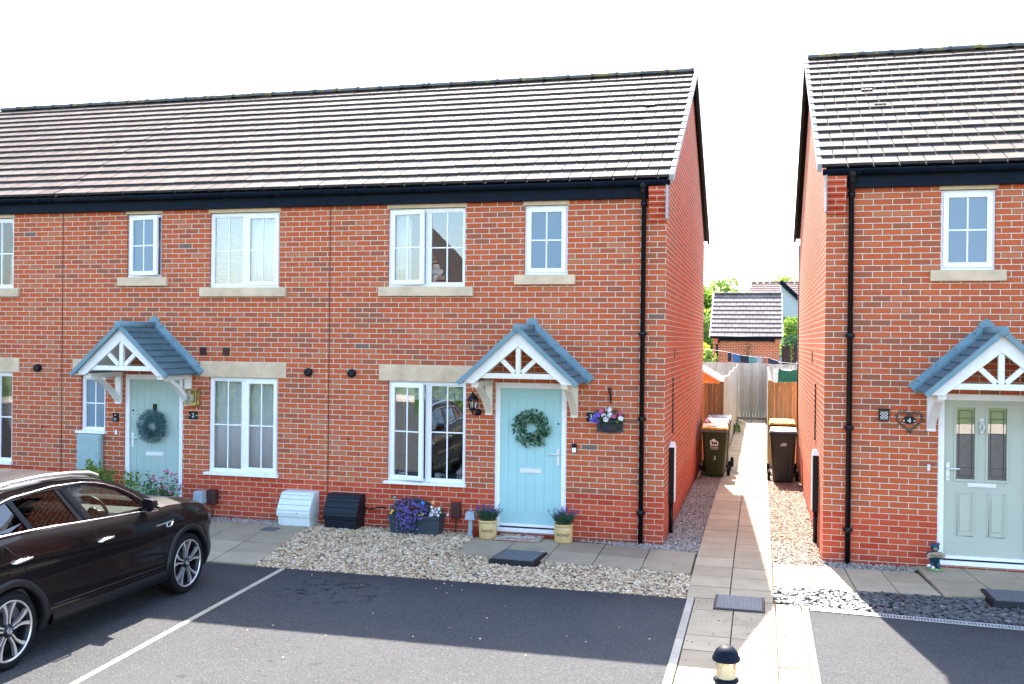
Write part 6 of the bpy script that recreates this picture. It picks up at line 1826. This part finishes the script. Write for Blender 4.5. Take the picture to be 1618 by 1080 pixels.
OUT = dense(TOP + BOT[::-1])
for sg in (1, -1):
    m = MB(); lst = [OUT] + [dense(w_) for w_ in (WF, WR, WQ)]
    tri = tessellate_polygon([[Vector((a, b, 0)) for a, b in l] for l in lst]); fl = sum(lst, [])
    m.add([(sg * tumble(a, b), a, b) for a, b in fl], [tuple(t_) for t_ in tri], 0, False)
    p_ = m.build('door_frames', M['paint'], car)
    md = p_.modifiers.new('s', 'SOLIDIFY'); md.thickness = .03; md.offset = -sg
    for w_, g_m, nm in ((WF, 'carglass', 'side_window'), (WR, 'privacy', 'side_window'), (WQ, 'privacy', 'quarter_window')):
        m = MB(); l = dense(w_); tri = tessellate_polygon([[Vector((a, b, 0)) for a, b in l]]); m.add([(sg * (tumble(a, b) - .008), a, b) for a, b in l], [tuple(t_) for t_ in tri]); m.build(nm, M[g_m], car)
    # bright trim round the glass
    m = MB()
    tr = [(-.56, 1.035), (-.78, 1.19), (-.97, 1.285), (-1.2, 1.36), (-1.45, 1.40), (-1.85, 1.415), (-2.35, 1.388), (-2.55, 1.352), (-2.74, 1.14), (-2.70, 1.118)]
    m.tube([(sg * (tumble(a, b) + .006), a, b) for a, b in tr], .0065, 6)
    m.tube([(sg * (tumble(y, zbel(y) + .012) + .016), y, zbel(y) + .018) for y in (-.52, -.8, -1.1, -1.4, -1.7, -2.0, -2.3, -2.6, -2.78)], .0105, 6)
    m.build('window_trim', M['chrome'], car)
    for (a, b) in (((-1.755, 1.39), (-1.575, 1.07)), ((-2.39, 1.36), (-2.27, 1.11))):
        m = MB(); m.bar((sg * (tumble(*a) + .004), *a), (sg * (tumble(*b) + .004), *b), .03 if a[0] > -2 else .05, .008, (1, 0, 0)); m.build('pillar_trim', M['black'], car)
    m = MB(); rail = [(-1.12, 1.405), (-1.25, 1.448), (-1.5, 1.478), (-1.9, 1.50), (-2.3, 1.49), (-2.7, 1.43), (-2.85, 1.385)]
    m.tube([(sg * (tumble(a, 1.45) - .035), a, b + .012) for a, b in rail], .019, 8); m.build('roof_rail', M['alloy'], car)
    # mirror
    m = MB(); N_ = 9
    prof = [(.985, -.86), (1.02, -.70)]
    m.add([(sg * x, y, z) for x, y, z in [(.86, -.80, 1.02), (1.01, -.83, 1.03), (1.02, -.83, 1.15), (.88, -.81, 1.165), (.87, -.64, 1.03), (.97, -.67, 1.04), (.98, -.68, 1.12), (.90, -.65, 1.13)]], [(0, 1, 2, 3), (7, 6, 5, 4), (0, 4, 5, 1), (1, 5, 6, 2), (2, 6, 7, 3), (3, 7, 4, 0)], 0, True)
    m.bar((sg * .80, -.74, 1.03), (sg * .92, -.74, 1.05), .08, .035)
    mi_ = m.build('wing_mirror', M['paint'], car); md = mi_.modifiers.new('b', 'BEVEL'); md.width = .028; md.segments = 3
    m = MB(); m.bar((sg * .87, -.72, 1.022), (sg * .99, -.75, 1.03), .09, .012); m.build('mirror_trim', M['chrome'], mi_)
    # handles, door shuts, badge, sill trims
    for (ya, yb, z) in ((-1.56, -1.32, .865), (-2.64, -2.40, .895)):
        m = MB(); xo = sg * .022
        m.tube([(sg * (sidex(ya, z) + .006), ya, z), (sg * (sidex(ya, z) + .028), ya + .03, z + .002), (sg * (sidex(yb, z) + .028), yb - .03, z + .008), (sg * (sidex(yb, z) + .006), yb, z + .008)], [.008, .013, .013, .010], 8)
        m.build('door_handle', M['chrome'], car)
        m = MB(); m.sphere((sg * (sidex((ya + yb) / 2, z) - .018), (ya + yb) / 2, z - .012), (.022, .075, .028), 12, 8); m.build('handle_recess', M['blackmatte'], car)
    sm = MB()
    for path in ([(-.47, .28), (-.455, .45), (-.45, .70), (-.47, .9), (-.50, .99)], [(-1.50, .28), (-1.56, .5), (-1.575, .8), (-1.575, 1.03)], [(-2.16, .50), (-2.24, .62), (-2.40, .72), (-2.62, .78), (-2.72, .92), (-2.70, 1.07)]):
        sm.tube([(sg * (sidex(a, b) - .0015), a, b) for a, b in dense(path, .05)[:-1] if arch_z(a) is None or b > arch_z(a)], .0045, 5)
    sm.build('door_seam', M['blackmatte'], car)
    m = MB(); m.hexa([(sg * (sidex(-.62, .845) + .002), -.62, .838), (sg * (sidex(-.34, .84) + .002), -.34, .838), (sg * (sidex(-.34, .84) - .01), -.34, .838), (sg * (sidex(-.62, .845) - .01), -.62, .838)], [(sg * (sidex(-.62, .855) + .004), -.62, .850), (sg * (sidex(-.31, .86) + .004), -.31, .856), (sg * (sidex(-.31, .86) - .01), -.31, .856), (sg * (sidex(-.62, .855) - .01), -.62, .850)])
    m.tube([(sg * (sidex(-.42, .83) + .004), -.44, .838), (sg * (sidex(-.42, .82) + .004), -.45, .80), (sg * (sidex(-.36, .82) + .004), -.37, .803), (sg * (sidex(-.33, .84) + .004), -.33, .838)], .006, 5); m.build('wing_badge', M['chrome'], car)
    m = MB(); ys2 = [-.43 - .1 * k for k in range(18)]
    vs_ = []
    for y in ys2: zl = lerp_tab(ZL, y); vs_ += [(sg * (sidex(y, zl) - .03), y, zl - .015), (sg * (sidex(y, zl + .02) + .022), y, zl), (sg * (sidex(y, zl + .1) + .016), y, zl + .085), (sg * (sidex(y, zl + .13) - .004), y, zl + .125)]
    m.add(vs_, [(a * 4 + b, a * 4 + b + 1, a * 4 + b + 5, a * 4 + b + 4) for a in range(len(ys2) - 1) for b in range(3)], 0, True); m.build('side_skirt', M['clad'], car)
    m = MB(); m.tube([(sg * (sidex(y, .405) + .003), y, .405 - .012 * (y + .5)) for y in ys2], .007, 6); m.build('side_moulding', M['clad'], car)
    # arch trims, wells and wheels
    for ci, c in enumerate(AX):
        m = MB(); N_ = 26; vs_ = []
        for k in range(N_ + 1):
            a = R(-14) + R(208) * k / N_
            for (r_, dx) in ((.372, -.03), (.372, .012), (.385, .02), (.432, .018), (.440, -.004)):
                y, z = c + r_ * math.cos(a), AZ_ + r_ * math.sin(a); z = max(z, .215)
                vs_.append((sg * (sidex(y, max(z, .24)) + dx), y, z))
        m.add(vs_, [(k * 5 + b, k * 5 + b + 1, (k + 1) * 5 + b + 1, (k + 1) * 5 + b) for k in range(N_) for b in range(4)], 0, True); m.build('wheel_arch', M['clad'], car)
        m = MB(); N_ = 16; vs_ = []
        for k in range(N_ + 1):
            a = math.pi * k / N_; vs_ += [(sg * .55, c + .39 * math.cos(a), AZ_ + .39 * math.sin(a)), (sg * .89, c + .386 * math.cos(a), AZ_ + .386 * math.sin(a))]
        m.add(vs_, [(2 * k, 2 * k + 1, 2 * k + 3, 2 * k + 2) for k in range(N_)], 0, True); m.box(*sorted((sg * .545, sg * .549)), c - .39, c + .39, .2, .71); m.build('wheel_well', M['blackmatte'], car)
        x0_ = sg * .875
        T_ = lambda r_, h_: (r_, h_ * sg)
        m = MB(); wc = (sg * .79, c, .325)
        m.lathe([T_(.235, -.11), T_(.30, -.115), T_(.318, -.095), T_(.325, -.05), T_(.325, .05), T_(.318, .092), T_(.300, .108), T_(.268, .112), T_(.254, .104)], 44, wc, 'x')
        for kk in range(44):
            a = 2 * math.pi * kk / 44; m.bar((wc[0] - .085, c + .3235 * math.cos(a), .325 + .3235 * math.sin(a)), (wc[0] + .085, c + .3235 * math.cos(a + .06), .325 + .3235 * math.sin(a + .06)), .016, .006, (0, math.cos(a), math.sin(a)))
        wh = m.build('wheel', M['tyre'], car)
        m = MB(); m.lathe([T_(.256, .104), T_(.254, .088), T_(.238, .08), T_(.234, .04), T_(.228, -.06)], 44, wc, 'x'); m.lathe([T_(.228, -.02), T_(.06, -.03), T_(0, -.03)], 32, wc, 'x'); m.build('rim', M['alloydark'], wh)
        m = MB(); m.lathe([T_(.257, .100), T_(.256, .107), T_(.245, .107), T_(.240, .098)], 48, wc, 'x')
        xo = wc[0] + sg * .095
        for k in range(5):
            for s2 in (-1, 1):
                a0 = 2 * math.pi * k / 5 + .3; a1 = a0 + s2 * .10; a2 = a0 + s2 * .20; a3 = a0 + s2 * .27
                pts = [(.058, a0 + s2 * .26), (.13, a0 + s2 * .145), (.185, a2 - s2 * .01), (.244, a3)]
                wd = [.012, .016, .026, .036]
                top = []; 
                for (r_, a), w_ in zip(pts, wd):
                    tdir = (-math.sin(a), math.cos(a)); dd = .012 * (1 - r_ / .25)
                    top.append(((xo - sg * dd), c + r_ * math.cos(a) - tdir[0] * w_ / 2, .325 + r_ * math.sin(a) - tdir[1] * w_ / 2)); top.append(((xo - sg * dd), c + r_ * math.cos(a) + tdir[0] * w_ / 2, .325 + r_ * math.sin(a) + tdir[1] * w_ / 2))
                bot = [(x - sg * .03, y, z) for x, y, z in top]
                n4 = len(top); vs2 = top + bot
                fs2 = [(2 * j, 2 * j + 1, 2 * j + 3, 2 * j + 2) for j in range(3)] + [(2 * j, 2 * j + 2, n4 + 2 * j + 2, n4 + 2 * j) for j in range(3)] + [(2 * j + 1, 2 * j + 3, n4 + 2 * j + 3, n4 + 2 * j + 1) for j in range(3)]
                m.add(vs2, fs2)
        m.build('spokes', M['alloy'], wh)
        m = MB(); m.lathe([T_(0, .098), T_(.026, .097), T_(.034, .088), T_(.05, .082), T_(.062, .05)], 24, wc, 'x'); hc = m.build('hub', M['alloydark'], wh)
        m = MB(); rg = [(xo + sg * .004, c + .027 * math.cos(k * math.pi / 10), .325 + .027 * math.sin(k * math.pi / 10)) for k in range(21)]; m.tube(rg, .0025, 4)
        for pa in ([(-.018, .018), (-.006, -.004), (0, .008), (.006, -.004), (.018, .018)], [(-.016, .0), (-.008, -.02), (0, -.004), (.008, -.02), (.016, .0)]): m.tube([(xo + sg * .004, c + a, .325 + b) for a, b in pa], .0022, 4)
        m.build('hub_emblem', M['chrome'], wh)
        m = MB(); m.lathe([T_(.15, .0), T_(.15, .012), T_(.05, .012)], 28, wc, 'x'); m.build('brake_disc', M['clad'], wh)
    m = MB(); m.add([(sg * x, y, z) for x, y, z in [(.62, .800, .70), (.80, .625, .735), (.845, .50, .80), (.825, .47, .845), (.74, .62, .80), (.60, .765, .765)]], [(0, 1, 2, 3, 4, 5)]); hl = m.build('headlight', M['lamp_lens'], car); md = hl.modifiers.new('s', 'SOLIDIFY'); md.thickness = .02
# windscreen, roof and back window
def ruled(nm, mat, bot, top, n=16, rows=8, bulge=.02, par=car):
    m = MB(); vs_ = []
    for j in range(rows + 1):
        v = j / rows
        for k in range(n + 1):
            u = -1 + 2 * k / n; a = Vector(bot(u)); b = Vector(top(u)); p = a.lerp(b, v); p += Vector((0, .3, 1)).normalized() * bulge * 4 * v * (1 - v); vs_.append(p)
    m.add(vs_, [(j * (n + 1) + k, j * (n + 1) + k + 1, (j + 1) * (n + 1) + k + 1, (j + 1) * (n + 1) + k) for j in range(rows) for k in range(n)], 0, True); return m.build(nm, M[mat], par)


te = lambda y: tumble(y, lerp_tab(sorted(TOP), y)) - .004
ze_ = lambda y: lerp_tab(sorted(TOP), y)
ruled('windscreen', 'screen', lambda u: (te(-.42) * u, -.42 + .20 * (1 - u * u), 1.035 + .03 * (1 - u * u)), lambda u: (te(-1.12) * u, -1.12 + .10 * (1 - u * u), ze_(-1.12) + .045 * (1 - u * u)), bulge=.012)
m = MB(); n = 16; ys3 = [-1.12, -1.2, -1.35, -1.5, -1.7, -1.9, -2.15, -2.4, -2.6, -2.75, -2.88]; vs_ = []
for j, y in enumerate(ys3):
    for k in range(n + 1):
        u = -1 + 2 * k / n; vs_.append((te(y) * u, y + (.10 * (1 - u * u) if j == 0 else 0), ze_(y) + (.045 + .02 * min(1, j / 4)) * (1 - u ** 4 if j else 1 - u * u)))
m.add(vs_, [(j * (n + 1) + k, j * (n + 1) + k + 1, (j + 1) * (n + 1) + k + 1, (j + 1) * (n + 1) + k) for j in range(len(ys3) - 1) for k in range(n)], 0, True); m.build('roof', M['paint'], car)
ruled('rear_window', 'privacy', lambda u: (te(-3.2) * u, -3.2 - .1 * (1 - u * u), 1.08), lambda u: (te(-2.88) * u, -2.88, ze_(-2.88) + .06 * (1 - u ** 4)))
m = MB(); m.box(-.5, .5, -3.45, -3.2, .5, 1.08); m.build('tailgate', M['paint'], car, bevel=.05)
# cabin
m = MB(); m.box(-.80, .80, -3.1, -.35, .30, .62); m.build('floor_pan', M['seat'], car)
m = MB(); m.prism([(-.40, .70), (-.40, .99), (-.52, 1.005), (-.70, .96), (-.74, .86), (-.66, .70)], 'x', -.76, .76); m.build('dashboard', M['dash'], car, bevel=.02)
m = MB(); sx, sy, sz = .36, -.90, 1.0; rg = []
for k in range(33):
    a = 2 * math.pi * k / 32; rg.append((sx + .185 * math.cos(a), sy - .07 * math.sin(a) * 1.0, sz + .172 * math.sin(a)))
m.tube(rg, .016, 8)
for a in (0.1, math.pi - .1, -math.pi / 2): m.tube([(sx, sy + .02, sz), (sx + .18 * math.cos(a), sy - .07 * math.sin(a), sz + .17 * math.sin(a))], .014, 6)
m.sphere((sx, sy + .01, sz), (.06, .035, .055), 12, 8); m.tube([(sx, sy + .02, sz), (sx, sy + .25, sz - .05)], .03, 8); m.build('steering_wheel', M['black'], car)
for sx in (-.37, .37):
    m = MB(); m.prism([(-1.45, .55), (-1.42, .74), (-1.95, .68), (-2.12, 1.16), (-2.22, 1.16), (-2.15, .55)], 'x', sx - .24, sx + .24); m.prism([(-2.12, 1.18), (-2.09, 1.35), (-2.18, 1.36), (-2.2, 1.18)], 'x', sx - .13, sx + .13); m.build('seat', M['seat'], car, bevel=.03, seg=2)
m = MB(); m.prism([(-2.5, .55), (-2.5, .75), (-2.85, .72), (-3.0, 1.15), (-3.08, 1.15), (-3.05, .55)], 'x', -.62, .62); m.build('rear_seat', M['seat'], car, bevel=.03)
m = MB(); m.box(-.12, .12, -1.08, -1.05, 1.30, 1.37); m.build('rear_view_mirror', M['black'], car, bevel=.01)
